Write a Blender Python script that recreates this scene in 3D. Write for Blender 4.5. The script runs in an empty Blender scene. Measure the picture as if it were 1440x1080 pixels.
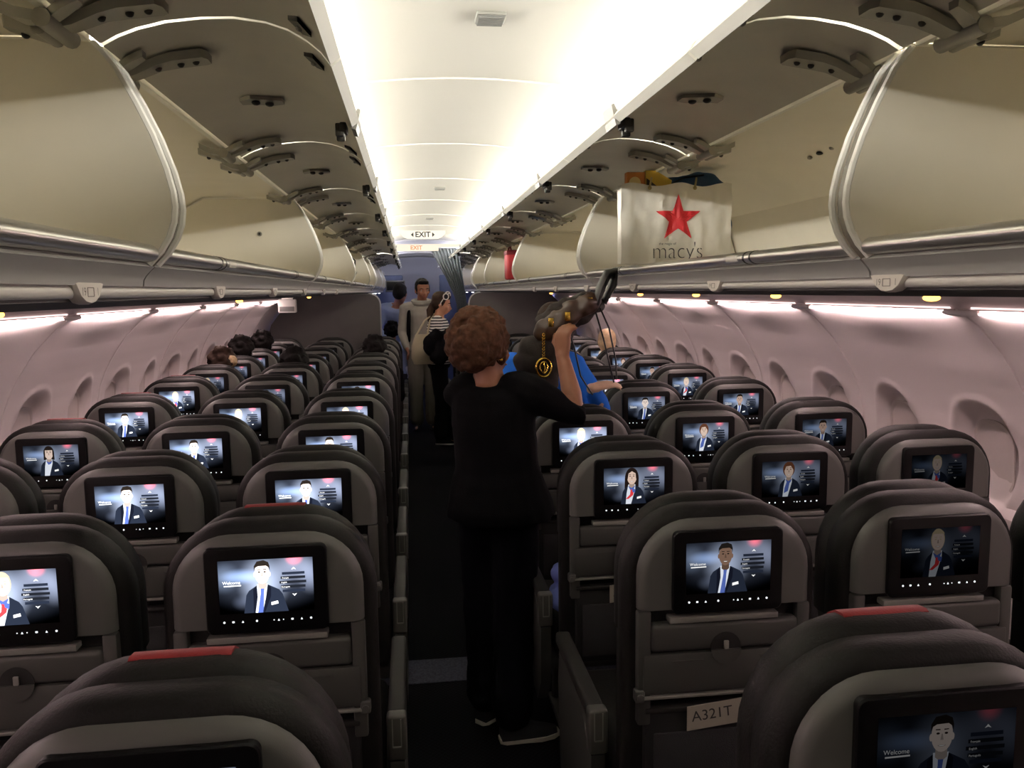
import bpy, bmesh, math, random
from mathutils import Vector, Matrix, noise

random.seed(7)
sc = bpy.context.scene
C = sc.collection

# ------------------------------------------------------------------ camera
YAW, PITCH, ROLL = 0.1233, 0.1144, -0.0131
fw = Vector((math.sin(YAW) * math.cos(PITCH), math.cos(YAW) * math.cos(PITCH), -math.sin(PITCH)))
rt = Vector((math.cos(YAW), -math.sin(YAW), 0.0))
up = rt.cross(fw)
r2 = rt * math.cos(ROLL) + up * math.sin(ROLL)
u2 = up * math.cos(ROLL) - rt * math.sin(ROLL)
cam_data = bpy.data.cameras.new('camera')
cam_data.sensor_fit = 'HORIZONTAL'
cam_data.sensor_width = 36.0
cam_data.lens = 1147.2 / 1440 * 36.0
cam_data.clip_start = 0.02
cam = bpy.data.objects.new('camera', cam_data)
C.objects.link(cam)
m = Matrix.Identity(4)
for i in range(3):
    m[i][0], m[i][1], m[i][2] = r2[i], u2[i], -fw[i]
m[0][3], m[1][3], m[2][3] = -0.1807, 0.0, 1.58
cam.matrix_world = m
sc.camera = cam

# ------------------------------------------------------------------ world, exposure, lamp strengths
w = bpy.data.worlds.new('world')
sc.world = w
w.use_nodes = True
w.node_tree.nodes['Background'].inputs[0].default_value = (0.9, 0.95, 1.0, 1)
w.node_tree.nodes['Background'].inputs[1].default_value = 0.0
sc.view_settings.view_transform = 'Standard'
sc.view_settings.look = 'None'
sc.view_settings.exposure = 0.0
sc.view_settings.gamma = 1.0
sc.view_settings.use_curve_mapping = False
CEILING_LAMP = 115.0      # warm white cove lamps above the bins
WALL_LAMP = 105.0          # pink strips along the side walls
FRONT_LAMP = 90.0         # violet mood lamps of the front cabin
try:
    sc.cycles.use_denoising = True
    sc.cycles.max_bounces = 10
    sc.cycles.diffuse_bounces = 6
    sc.cycles.glossy_bounces = 4
    sc.cycles.sample_clamp_indirect = 6.0
except Exception:
    pass

# ------------------------------------------------------------------ helpers
def c(r, g, b):
    f = lambda v: (v / 255 / 12.92) if v <= 10 else ((v / 255 + 0.055) / 1.055) ** 2.4
    return (f(r), f(g), f(b), 1.0)

MATS = {}
def mat(name, col, rough=0.5, metal=0.0, bump=0.0, bscale=200.0, var=0.0, vscale=8.0, emit=0.0, spec=0.5, sheen=0.0):
    if name in MATS:
        return MATS[name]
    M = bpy.data.materials.new(name)
    M.use_nodes = True
    nt = M.node_tree
    b = nt.nodes['Principled BSDF']
    b.inputs['Base Color'].default_value = col
    b.inputs['Roughness'].default_value = rough
    b.inputs['Metallic'].default_value = metal
    b.inputs['Specular IOR Level'].default_value = spec
    if sheen:
        b.inputs['Sheen Weight'].default_value = sheen
    if emit:
        b.inputs['Emission Color'].default_value = col
        b.inputs['Emission Strength'].default_value = emit
    if var or bump:
        tc = nt.nodes.new('ShaderNodeTexCoord')
    if var:
        n = nt.nodes.new('ShaderNodeTexNoise')
        n.inputs['Scale'].default_value = vscale
        n.inputs['Detail'].default_value = 5
        nt.links.new(tc.outputs['Object'], n.inputs['Vector'])
        mr = nt.nodes.new('ShaderNodeMapRange')
        mr.inputs['From Min'].default_value = 0.3
        mr.inputs['From Max'].default_value = 0.7
        mr.inputs['To Min'].default_value = 1 - var
        mr.inputs['To Max'].default_value = 1 + var
        nt.links.new(n.outputs['Fac'], mr.inputs['Value'])
        mx = nt.nodes.new('ShaderNodeVectorMath')
        mx.operation = 'SCALE'
        mx.inputs[0].default_value = col[:3]
        nt.links.new(mr.outputs['Result'], mx.inputs['Scale'])
        nt.links.new(mx.outputs['Vector'], b.inputs['Base Color'])
    if bump:
        n2 = nt.nodes.new('ShaderNodeTexNoise')
        n2.inputs['Scale'].default_value = bscale
        n2.inputs['Detail'].default_value = 3
        nt.links.new(tc.outputs['Object'], n2.inputs['Vector'])
        bp = nt.nodes.new('ShaderNodeBump')
        bp.inputs['Strength'].default_value = bump
        bp.inputs['Distance'].default_value = 0.002
        nt.links.new(n2.outputs['Fac'], bp.inputs['Height'])
        nt.links.new(bp.outputs['Normal'], b.inputs['Normal'])
    MATS[name] = M
    return M

def glow(name, col, strength):
    if name in MATS:
        return MATS[name]
    M = bpy.data.materials.new(name)
    M.use_nodes = True
    nt = M.node_tree
    nt.nodes.remove(nt.nodes['Principled BSDF'])
    e = nt.nodes.new('ShaderNodeEmission')
    e.inputs[0].default_value = col
    e.inputs[1].default_value = strength
    nt.links.new(e.outputs[0], nt.nodes['Material Output'].inputs[0])
    MATS[name] = M
    return M

class B:
    """collects shapes in one bmesh"""
    def __init__(s):
        s.bm = bmesh.new()
        s.mi = 0
    def face(s, vs):
        try:
            f = s.bm.faces.new(vs)
            f.material_index = s.mi
            return f
        except ValueError:
            return None
    def rings(s, rings, cap=True, closed=True):
        V = [[s.bm.verts.new(p) for p in r] for r in rings]
        n = len(V[0])
        for a, b in zip(V, V[1:]):
            for i in range(n if closed else n - 1):
                j = (i + 1) % n
                s.face((a[i], a[j], b[j], b[i]))
        if cap:
            s.face(V[0][::-1])
            s.face(V[-1])
        return V
    def box(s, x0, x1, y0, y1, z0, z1, bev=0.0, seg=2):
        g = bmesh.ops.create_cube(s.bm, size=1.0)
        vs = g['verts']
        for v in vs:
            v.co = Vector(((x0 + x1) / 2 + v.co.x * (x1 - x0), (y0 + y1) / 2 + v.co.y * (y1 - y0), (z0 + z1) / 2 + v.co.z * (z1 - z0)))
        fs = set(f for v in vs for f in v.link_faces)
        for f in fs:
            f.material_index = s.mi
        if bev:
            es = set(e for v in vs for e in v.link_edges)
            r = bmesh.ops.bevel(s.bm, geom=list(es), offset=bev, segments=seg, affect='EDGES', profile=0.5)
            for f in r['faces']:
                f.material_index = s.mi
        return s
    def sweep(s, loop, y0, y1, sg=1, cap=True):
        """closed loop of (h, z) pushed along y"""
        s.rings([[(sg * h, y0, z) for h, z in loop], [(sg * h, y1, z) for h, z in loop]], cap)
        return s
    def tube(s, pts, rad, n=10, cap=True, flat=1.0):
        pts = [Vector(p) for p in pts]
        if not isinstance(rad, (list, tuple)):
            rad = [rad] * len(pts)
        R = []
        t0 = (pts[1] - pts[0]).normalized()
        ref = Vector((0, 0, 1)) if abs(t0.z) < 0.9 else Vector((1, 0, 0))
        a = t0.cross(ref).normalized()
        for i, p in enumerate(pts):
            if i == 0: t = pts[1] - pts[0]
            elif i == len(pts) - 1: t = pts[-1] - pts[-2]
            else: t = (pts[i + 1] - pts[i]).normalized() + (pts[i] - pts[i - 1]).normalized()
            t.normalize()
            a = (a - t * a.dot(t)).normalized()
            b = t.cross(a)
            R.append([p + (a * math.cos(2 * math.pi * k / n) + b * math.sin(2 * math.pi * k / n) * flat) * rad[i] for k in range(n)])
        s.rings(R, cap)
        return s
    def capsule(s, pts, rad, n=10):
        """tapered chain with round ends"""
        pts = [Vector(p) for p in pts]
        if not isinstance(rad, (list, tuple)):
            rad = [rad] * len(pts)
        d0 = (pts[0] - pts[1]).normalized(); d1 = (pts[-1] - pts[-2]).normalized()
        P, R = [], []
        for k in (0.08, 0.4, 0.75):
            P.append(pts[0] + d0 * rad[0] * math.cos(math.asin(k))); R.append(rad[0] * k)
        P += pts; R += rad
        for k in (0.75, 0.4, 0.08):
            P.append(pts[-1] + d1 * rad[-1] * math.cos(math.asin(k))); R.append(rad[-1] * k)
        s.tube(P, R, n)
        return s
    def ball(s, ctr, r, rot=None, u=16, v=10):
        if not isinstance(r, (list, tuple)):
            r = (r, r, r)
        g = bmesh.ops.create_uvsphere(s.bm, u_segments=u, v_segments=v, radius=1.0)
        for q in g['verts']:
            p = Vector((q.co.x * r[0], q.co.y * r[1], q.co.z * r[2]))
            if rot is not None:
                p = rot @ p
            q.co = Vector(ctr) + p
            for f in q.link_faces:
                f.material_index = s.mi
        return s
    def cyl(s, p0, p1, r, n=16):
        s.tube([p0, p1], r, n)
        return s
    def mesh(s, me, M):
        n0 = len(s.bm.faces)
        s.bm.verts.ensure_lookup_table()
        k = len(s.bm.verts)
        s.bm.from_mesh(me)
        s.bm.verts.ensure_lookup_table()
        s.bm.faces.ensure_lookup_table()
        for i in range(k, len(s.bm.verts)):
            s.bm.verts[i].co = M @ s.bm.verts[i].co
        for i in range(n0, len(s.bm.faces)):
            s.bm.faces[i].material_index = s.mi
        return s
    def data(s, name, mats, smooth=True, ang=40, recalc=True):
        if recalc:
            bmesh.ops.recalc_face_normals(s.bm, faces=s.bm.faces[:])
        me = bpy.data.meshes.new(name)
        s.bm.to_mesh(me)
        s.bm.free()
        for q in (mats if isinstance(mats, (list, tuple)) else [mats]):
            me.materials.append(q)
        if smooth:
            me.polygons.foreach_set('use_smooth', [True] * len(me.polygons))
            me.set_sharp_from_angle(angle=math.radians(ang))
        return me
    def build(s, name, mats, parent=None, **k):
        o = bpy.data.objects.new(name, s.data(name, mats, **k))
        C.objects.link(o)
        o.parent = parent
        return o
    def remesh(s, name, mats, voxel, parent=None, smooth=4, disp=0.0, dscale=60.0, loc=None):
        me = s.data(name, [], smooth=False)
        t = bpy.data.objects.new(name, me)
        C.objects.link(t)
        r = t.modifiers.new('r', 'REMESH')
        r.mode = 'VOXEL'
        r.voxel_size = voxel
        if smooth:
            q = t.modifiers.new('s', 'SMOOTH')
            q.factor = 0.5
            q.iterations = smooth
        dg = bpy.context.evaluated_depsgraph_get()
        me2 = bpy.data.meshes.new_from_object(t.evaluated_get(dg))
        bpy.data.objects.remove(t)
        if disp:
            for v in me2.vertices:
                v.co += v.normal * disp * noise.noise(v.co * dscale)
        me2.name = name
        me2.materials.clear()
        for q in (mats if isinstance(mats, (list, tuple)) else [mats]):
            me2.materials.append(q)
        me2.polygons.foreach_set('use_smooth', [True] * len(me2.polygons))
        o = bpy.data.objects.new(name, me2)
        C.objects.link(o)
        o.parent = parent
        return o

def tag(o, label, cat, group=None):
    o['label'] = label
    o['category'] = cat
    if group:
        o['group'] = group
    return o

def thing(name, label, cat, loc=(0, 0, 0), group=None):
    o = bpy.data.objects.new(name, None)
    o.empty_display_size = 0.05
    C.objects.link(o)
    o.location = loc
    return tag(o, label, cat, group)

def part(name, me, parent):
    o = bpy.data.objects.new(name, me)
    C.objects.link(o)
    o.parent = parent
    return o

def struct(o):
    o['kind'] = 'structure'
    return o

def text_mesh(txt, size, shear=0.0, thin=0.0):
    cu = bpy.data.curves.new('lettering', 'FONT')
    cu.body = txt
    cu.size = size
    cu.align_x = 'CENTER'
    cu.align_y = 'CENTER'
    cu.shear = shear
    cu.offset = thin * size
    o = bpy.data.objects.new('lettering', cu)
    C.objects.link(o)
    dg = bpy.context.evaluated_depsgraph_get()
    me = bpy.data.meshes.new_from_object(o.evaluated_get(dg))
    bpy.data.objects.remove(o)
    return me
FACE_CAM = Matrix.Rotation(math.pi / 2, 4, 'X')   # lettering that faces the back of the cabin (-y)

def arch(hw, zb, zt, r, n=9, crown=0.0):
    p = [(-hw, zb)]
    for k in range(n + 1):
        a = math.pi - (math.pi / 2) * k / n
        p.append((-hw + r + r * math.cos(a), zt - r + r * math.sin(a)))
    for k in range(n + 1):
        a = math.pi / 2 - (math.pi / 2) * k / n
        p.append((hw - r + r * math.cos(a), zt - r + r * math.sin(a)))
    p.append((hw, zb))
    return [(x, z + crown * (1 - (x / hw) ** 2) * (1 if z > (zb + zt) / 2 else 0)) for x, z in p]

def arch_solid(b, hw, zb, zt, r, layers, crown=0.0):
    b.rings([[(x, y, z) for x, z in arch(hw - d, zb, zt - d, max(r - d, 0.005), crown=crown)] for y, d in layers])

def rrect(cx, cz, w_, h_, r, n=5):
    p = []
    for qx, qz, a0 in ((1, 1, 0), (-1, 1, 90), (-1, -1, 180), (1, -1, 270)):
        for k in range(n + 1):
            a = math.radians(a0 + 90 * k / n)
            p.append((cx + qx * (w_ / 2 - r) + r * math.cos(a), cz + qz * (h_ / 2 - r) + r * math.sin(a)))
    return p

def thick(pts, t):
    """closed loop from an open (h, z) polyline, offset to its left by t"""
    out = []
    for i, p in enumerate(pts):
        a = pts[max(i - 1, 0)]
        b = pts[min(i + 1, len(pts) - 1)]
        dx, dz = b[0] - a[0], b[1] - a[1]
        l = math.hypot(dx, dz) or 1
        out.append((p[0] - dz / l * t, p[1] + dx / l * t))
    return list(pts) + out[::-1]

# ------------------------------------------------------------------ materials
CREAM = mat('bin_cream_plastic', c(236, 230, 214), 0.42, var=0.03, vscale=5)
DOORIN = mat('bin_door_inner_grey', c(205, 201, 190), 0.42, var=0.05, vscale=7)
WHITE = mat('white_trim_plastic', c(238, 236, 228), 0.35)
CEIL = mat('ceiling_panel_white', c(212, 210, 203), 0.5)
CHROME = mat('brushed_lip_metal', c(205, 203, 196), 0.28, 0.85)
GREYM = mat('hinge_metal_grey', c(150, 147, 138), 0.4, 0.5)
DARKM = mat('dark_bolt', c(45, 42, 38), 0.5, 0.3)
PSU = mat('service_panel_grey', c(150, 149, 146), 0.5, var=0.03)
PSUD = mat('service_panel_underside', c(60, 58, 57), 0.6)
RAIL = mat('rail_plastic_grey', c(222, 220, 214), 0.3)
WALL = mat('wall_panel_plastic', c(226, 215, 213), 0.45, bump=0.05, bscale=500)
SHELL = mat('seat_shell_grey', c(82, 82, 79), 0.45, bump=0.08, bscale=900)
SHELL2 = mat('seat_tray_grey', c(66, 66, 63), 0.5, bump=0.08, bscale=900)
LIGHTG = mat('seat_light_grey', c(132, 131, 126), 0.4)
LEATHER = mat('seat_dark_leather', c(24, 23, 22), 0.55, bump=0.4, bscale=220, var=0.2, vscale=14, spec=0.16)
REDL = mat('seat_red_leather', c(122, 24, 27), 0.55, bump=0.3, bscale=260)
BLACKG = mat('screen_bezel_black', c(7, 7, 8), 0.4, spec=0.2)
BLACK = mat('matte_black', c(14, 14, 15), 0.8)
DARKREC = mat('recess_dark', c(24, 23, 22), 0.7)
ARMPAD = mat('armrest_pad', c(34, 34, 32), 0.55, spec=0.3)
ARMCAP = mat('armrest_cap_grey', c(80, 79, 75), 0.45)
ICON = glow('screen_icon_white', (0.9, 0.95, 1, 1), 1.6)

# ------------------------------------------------------------------ the cabin shell
Y0, Y1 = -2.6, 15.0
PROF = [(1.44, 1.552), (1.475, 1.546), (1.51, 1.532), (1.535, 1.515), (1.553, 1.496), (1.57, 1.476), (1.60, 1.446), (1.645, 1.40), (1.69, 1.353),
        (1.73, 1.295), (1.77, 1.232), (1.80, 1.175), (1.83, 1.10), (1.847, 1.02), (1.856, 0.93), (1.858, 0.84), (1.857, 0.805), (1.80, 0.79), (1.795, 0.70), (1.77, 0.35), (1.71, 0.0)]
def wall_h(z):
    for (h0, z0), (h1, z1) in zip(PROF, PROF[1:]):
        if z1 <= z <= z0:
            return h0 + (h1 - h0) * (z0 - z) / (z0 - z1)
    return 1.8
WIN_A, WIN_B, WIN_Z, WIN_D = 0.15, 0.20, 0.965, 0.058
def scoop(dy, z):
    p, q = abs(dy) / WIN_A, (z - WIN_Z) / WIN_B
    rho = (p ** 2.5 + abs(q) ** 2.5) ** 0.4
    t = min(max((1.0 - rho) / 0.24, 0), 1)
    t = t * t * (3 - 2 * t)
    lip = math.exp(-((rho - 1.04) / 0.05) ** 2) * 0.006
    return WIN_D * t * min(1, 0.45 + 0.35 * (q + 1)) - lip
def make_wall(side, sg, wy0, jy0):
    rows = list(PROF[:9])
    z = 1.34
    while z > 0.81:
        rows.append((wall_h(z), z))
        z -= 0.0125
    rows += PROF[16:]
    wins = [wy0 + 0.533 * k for k in range(-4, 13)]
    joints = [jy0 + 1.066 * k for k in range(-4, 10)]
    ys = set()
    y = Y0
    while y < Y1:
        near = min(abs(y - q) for q in wins)
        ys.add(round(y, 4))
        y += 0.012 if near < 0.17 else 0.045
    for j in joints:
        for d in (-0.012, -0.006, -0.003, 0, 0.003, 0.006, 0.012):
            ys.add(round(j + d, 4))
    ys = sorted(ys | {Y1})
    b = B()
    V = []
    for y in ys:
        wy = min(wins, key=lambda q: abs(q - y))
        dj = min(abs(y - q) for q in joints)
        jb = 0.0025 if dj < 0.004 else (-0.0025 if dj < 0.009 else 0)
        col = []
        for h, z in rows:
            d = scoop(y - wy, z) if 0.72 < z < 1.3 else 0
            # soft vertical swell between the window bays
            sw = 0.012 * math.cos(2 * math.pi * (y - jy0) / 1.066) if 0.8 < z < 1.47 else 0
            col.append(b.bm.verts.new((sg * (h + d + sw + jb * (z > 0.8 and z < 1.5)), y, z)))
        V.append(col)
    for a, d in zip(V, V[1:]):
        for i in range(len(a) - 1):
            b.face((a[i], d[i], d[i + 1], a[i + 1]))
    o = struct(b.build('wall_' + side, WALL, recalc=False, ang=60))
    # outer skin so the wall has depth
    return o, wins, joints
wallL, winL, jointL = make_wall('left', -1, 3.79, 3.525)
wallR, winR, jointR = make_wall('right', 1, 2.65, 2.385)

SHADE = mat('window_shade_plastic', c(206, 194, 190), 0.5)
wn = 0
for sg, wins in ((-1, winL), (1, winR)):
    for wy in wins:
        if 1.0 < wy < 9.4:
            wn += 1
            b = B()
            zz = [(WIN_Z + q * 0.155) for q in (-1, 1)]
            b.rings([[(sg * (wall_h(z) + WIN_D * 0.80 - dx), wy + y, z) for y, z in rrect(0, WIN_Z - 0.008, 0.2 - dd, 0.28 - dd, 0.08)]
                     for dx, dd in ((0.0, 0.0), (0.006, 0.0), (0.006, 0.016), (0.002, 0.022), (0.002, 0.03))])
            struct(b.build('window_%d' % wn, SHADE))

# floor with woven carpet: dark, and one paler cross strip under the third rows
FLOOR = bpy.data.materials.new('woven_carpet')
FLOOR.use_nodes = True
nt = FLOOR.node_tree
bs = nt.nodes['Principled BSDF']
bs.inputs['Roughness'].default_value = 0.95
bs.inputs['Specular IOR Level'].default_value = 0.05
tc = nt.nodes.new('ShaderNodeTexCoord')
ck = nt.nodes.new('ShaderNodeTexChecker')
ck.inputs['Scale'].default_value = 95
ck.inputs['Color1'].default_value = c(13, 13, 15)
ck.inputs['Color2'].default_value = c(22, 22, 25)
nt.links.new(tc.outputs['Object'], ck.inputs['Vector'])
nt.links.new(ck.outputs['Color'], bs.inputs['Base Color'])
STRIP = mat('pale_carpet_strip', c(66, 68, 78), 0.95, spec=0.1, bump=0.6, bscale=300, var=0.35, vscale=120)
b = B(); b.box(-1.9, 1.9, Y0, Y1, -0.06, 0.0)
struct(b.build('floor', FLOOR, smooth=False))
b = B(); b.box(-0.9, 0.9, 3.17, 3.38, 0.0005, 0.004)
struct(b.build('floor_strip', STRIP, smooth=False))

def ceil_z(h):
    return 2.2 - 0.2 * h * h
cp = [(-0.98, 2.0), (-0.9, 2.035), (-0.8, 2.068)] + [(h / 20, ceil_z(h / 20)) for h in range(-15, 16)] + [(0.8, 2.068), (0.9, 2.035), (0.98, 2.0)]
b = B()
yj = [-2.6 + 1.066 * 0.0] + [1.42 + 1.066 * k for k in range(-3, 13)]
yj = sorted(set([Y0] + [y for y in yj if Y0 < y < Y1] + [Y1]))
for a, d in zip(yj, yj[1:]):
    b.sweep(thick(cp, 0.02), a + 0.004, d - 0.004)
    lp = [(h, z - 0.005) for h, z in cp[6:-6]]
    b.sweep(thick(lp, 0.006), d - 0.018, d - 0.004)
b.sweep(thick([(h, z + 0.03) for h, z in cp], 0.01), Y0, Y1)
struct(b.build('ceiling', CEIL))

b = B(); b.box(-1.95, 1.95, Y0 - 0.05, Y0, 0, 2.35)
struct(b.build('wall_rear', PSU, smooth=False))
NAVY = mat('front_wall_blue_grey', c(226, 227, 236), 0.6)
b = B(); b.box(-1.95, 1.95, Y1, Y1 + 0.05, 0, 2.35)
struct(b.build('wall_front', NAVY, smooth=False))

# ------------------------------------------------------------------ overhead bins
DOORP = [(.655, 1.976), (.63, 1.990), (.60, 2.002), (.555, 2.014), (.50, 2.021), (.45, 2.023), (.40, 2.017), (.365, 2.006), (.335, 1.989), (.314, 1.972), (.298, 1.951)]
DIVC = [(.664, 1.972), (.648, 1.955), (.632, 1.935), (.606, 1.884), (.583, 1.833), (.565, 1.78), (.557, 1.745), (.555, 1.720), (.558, 1.697), (.566, 1.675), (.580, 1.652), (.600, 1.631)]
DIV = DIVC + [(1.20, 1.632), (1.255, 1.70), (1.20, 1.87), (1.02, 1.975)]
BINP = [(.618, 1.648), (1.22, 1.648), (1.27, 1.70), (1.21, 1.88), (1.03, 1.985), (.675, 1.987)]
LAMPC = glow('cove_lamp_warm_white', (1.0, 0.955, 0.87, 1), CEILING_LAMP)
LAMPF = glow('cove_lamp_violet', (0.74, 0.75, 1.0, 1), FRONT_LAMP)
LAMPW = glow('wall_lamp_pink', (1.0, 0.76, 0.75, 1), WALL_LAMP)
COVE_FILL = glow('wall_lamp_upper', (1.0, 0.76, 0.74, 1), 1.6)  # weak glow added only to brighten the cove over the wall strips
LAMPWF = glow('wall_lamp_violet', (0.35, 0.38, 0.9, 1), WALL_LAMP * 0.25)
STICK = mat('bin_label_sticker', c(225, 222, 212), 0.5)

def strap(b, sg, y, pts, t=.010):
    """flat metal arm following (h, dy, z) points, half width w in y"""
    b.rings([[(sg * h, y + dy - w_, z), (sg * h, y + dy + w_, z), (sg * h, y + dy + w_ * .85, z - t), (sg * h, y + dy - w_ * .85, z - t)] for h, dy, z, w_ in pts])
def hinge(sg, y):
    b = B()
    strap(b, sg, y, [(.668, 0, 1.968, .022), (.645, .006, 1.976, .020), (.61, .014, 1.994, .024), (.585, .020, 2.002, .030), (.535, .030, 2.012, .030), (.527, .032, 2.012, .018)], .014)
    strap(b, sg, y, [(.668, -.03, 1.968, .016), (.640, -.045, 1.980, .018), (.615, -.055, 1.990, .012)], .012)
    strap(b, sg, y, [(.664, .02, 1.966, .020), (.70, .03, 1.968, .026), (.745, .036, 1.982, .022), (.752, .036, 1.983, .012)], .016)
    strap(b, sg, y, [(.664, -.035, 1.966, .016), (.70, -.04, 1.970, .020), (.730, -.044, 1.983, .012)], .014)
    b.cyl((sg * .668, y - .055, 1.958), (sg * .668, y + .05, 1.958), .013, 12)
    b.cyl((sg * .686, y - .02, 1.956), (sg * .686, y + .045, 1.956), .011, 12)
    b.mi = 1
    for h, dy, z in ((.575, .022, 1.990), (.550, .027, 1.996), (.612, .014, 1.980), (.725, .034, 1.960)):
        b.ball((sg * h, y + dy, z), .0065, u=8, v=6)
    return b
def mid_plate(sg, y):
    b = B()
    strap(b, sg, y, [(.545, -.01, 2.014, .022), (.52, -.01, 2.018, .034), (.48, .01, 2.020, .034), (.455, .01, 2.021, .022)], .007)
    b.mi = 1
    b.ball((sg * .512, y - .014, 2.008), (.010, .010, .006), u=10, v=6)
    b.ball((sg * .486, y + .012, 2.011), (.010, .010, .006), u=10, v=6)
    return b
def latch(sg, y):
    b = B()
    # clear-grey striker housing standing on the door edge, dark hook below
    b.rings([[(sg * h, y + dy, z) for h, z in ((.300, 1.948), (.296, 1.972), (.285, 1.992), (.279, 1.990), (.284, 1.966), (.290, 1.945))] for dy in (-.045, .045)])
    b.mi = 1
    b.box(min(sg * .312, sg * .328), max(sg * .312, sg * .328), y - .03, y + .03, 1.945, 1.966, .004)
    b.box(min(sg * .318, sg * .338), max(sg * .318, sg * .338), y + .008, y + .022, 1.93, 1.965, .003)
    b.box(min(sg * .318, sg * .338), max(sg * .318, sg * .338), y - .022, y - .008, 1.935, 1.965, .003)
    return b
def bumper(sg, y):
    b = B()
    b.rings([[(sg * h, y + dy, z - dz) for h, dy, z in ((.352, 0, 1.998), (.334, -.03, 1.986), (.318, 0, 1.973), (.334, .03, 1.986))] for dz in (-.002, .006)])
    b.mi = 1
    b.ball((sg * .335, y, 1.980), (.006, .008, .005), u=8, v=6)
    return b

def make_bin(sg, y0, y1, doors, label, group):
    S = 'left' if sg < 0 else 'right'
    r = thing('overhead_bin', label, 'overhead bin', (sg * 0.9, (y0 + y1) / 2, 1.63), group)
    off = Vector(r.location)
    def P(b, name, mats, parent=r, **k):
        bmesh.ops.translate(b.bm, verts=b.bm.verts[:], vec=-off)
        return b.build(name, mats, parent, **k)
    b = B(); b.sweep(thick(BINP, -0.012), y0 + 0.004, y1 - 0.004, sg)
    body = P(b, 'bin_body', CREAM)
    if sg > 0 and 1.0 < y0 < 2.0:
        for dy, dz, rr in ((-.07, .003, .008), (0, 0, .011), (.06, -.004, .008)):
            b = B(); b.ball((1.045, y0 + 1.02 + dy, 1.974 + dz), (rr, rr, .006), u=10, v=6)
            P(b, 'fastener', DARKM if dy == 0 else GREYM, body)
    b = B(); b.sweep([(.662, 1.972), (.678, 1.974), (.678, 1.984), (.662, 1.982)], y0 + .03, y1 - .03, sg)
    P(b, 'front_trim', WHITE)
    for yy, d in ((y0 + 0.016, 0.014), (y1 - 0.030, 0.014)):
        b = B(); b.rings([[(sg * h, yy + e, z) for h, z in DIV] for e in (0, d)])
        dv = P(b, 'end_panel', CREAM)
        b = B(); b.tube([(sg * (h - 0.002), yy + d / 2, z) for h, z in DIVC], 0.0072, 8)
        P(b, 'edge_trim', WHITE, dv)
        if yy > y1 - 0.1 and doors == 2 and 1.0 < y0 < 6 and sg < 0:
            b = B(); b.cyl((sg * .80, yy + .002, 1.83), (sg * .80, yy - .004, 1.83), .010, 14)
            b.mi = 1; b.cyl((sg * .80, yy - .004, 1.83), (sg * .80, yy - .006, 1.83), .005, 10)
            P(b, 'fastener', [GREYM, DARKM], dv)
    b = B()
    b.sweep([(.598 + .019 * math.cos(a * math.pi / 8), 1.647 + .0145 * math.sin(a * math.pi / 8)) for a in range(16)], y0 + .02, y1 - .02, sg)
    b2 = B(); b2.tube([(sg * (h + .007), y1, z) for h, z in DIVC], .011, 8)
    P(b2, 'edge_gap', mat('gap_grey', c(104, 98, 88), .5))
    lr = P(b, 'lip_rail', CHROME)
    for yy in [q + e for q in (y0 + .45, y1 - .57) for e in (-.018, .018)]:
        b = B(); b.sweep([(.598 + .0198 * math.cos(a * math.pi / 8), 1.647 + .0153 * math.sin(a * math.pi / 8)) for a in range(16)], yy - .004, yy + .004, sg)
        P(b, 'rail_joint', DARKM, lr)
    b = B()
    b.sweep([(.598 + q * math.cos(math.radians(a)), 1.647 + (q - .0045) * math.sin(math.radians(a))) for q in (.0196,) for a in (150, 165, 180, 195, 210)] + [(.585, 1.647)], y0 + .50, y0 + .57, sg)
    P(b, 'label_sticker', STICK, lr)
    L = (y1 - y0) / doors
    for k in range(doors):
        a, d = y0 + k * L + 0.006, y0 + (k + 1) * L - 0.006
        b = B()
        loop = thick(DOORP, -0.02)
        n = len(DOORP)
        V = b.rings([[(sg * h, yy, z) for h, z in loop] for yy in (a, d)])
        b.bm.faces.ensure_lookup_table()
        for i, f in enumerate(b.bm.faces):
            f.material_index = 0 if i < n - 1 else 1
        dr = P(b, 'bin_door', [DOORIN, WHITE], ang=50)
        for hy in (a + .13, d - .13):
            P(hinge(sg, hy), 'hinge_bracket', [GREYM, DARKM], dr)
        P(mid_plate(sg, (a + d) / 2), 'strut_plate', [GREYM, DARKM], dr)
        P(latch(sg, (a + d) / 2), 'latch', [LIGHTG, DARKM], dr)
        for hy in (a + .09, d - .09):
            P(bumper(sg, hy), 'bumper', [DARKM, LIGHTG], dr)
    return r

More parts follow.
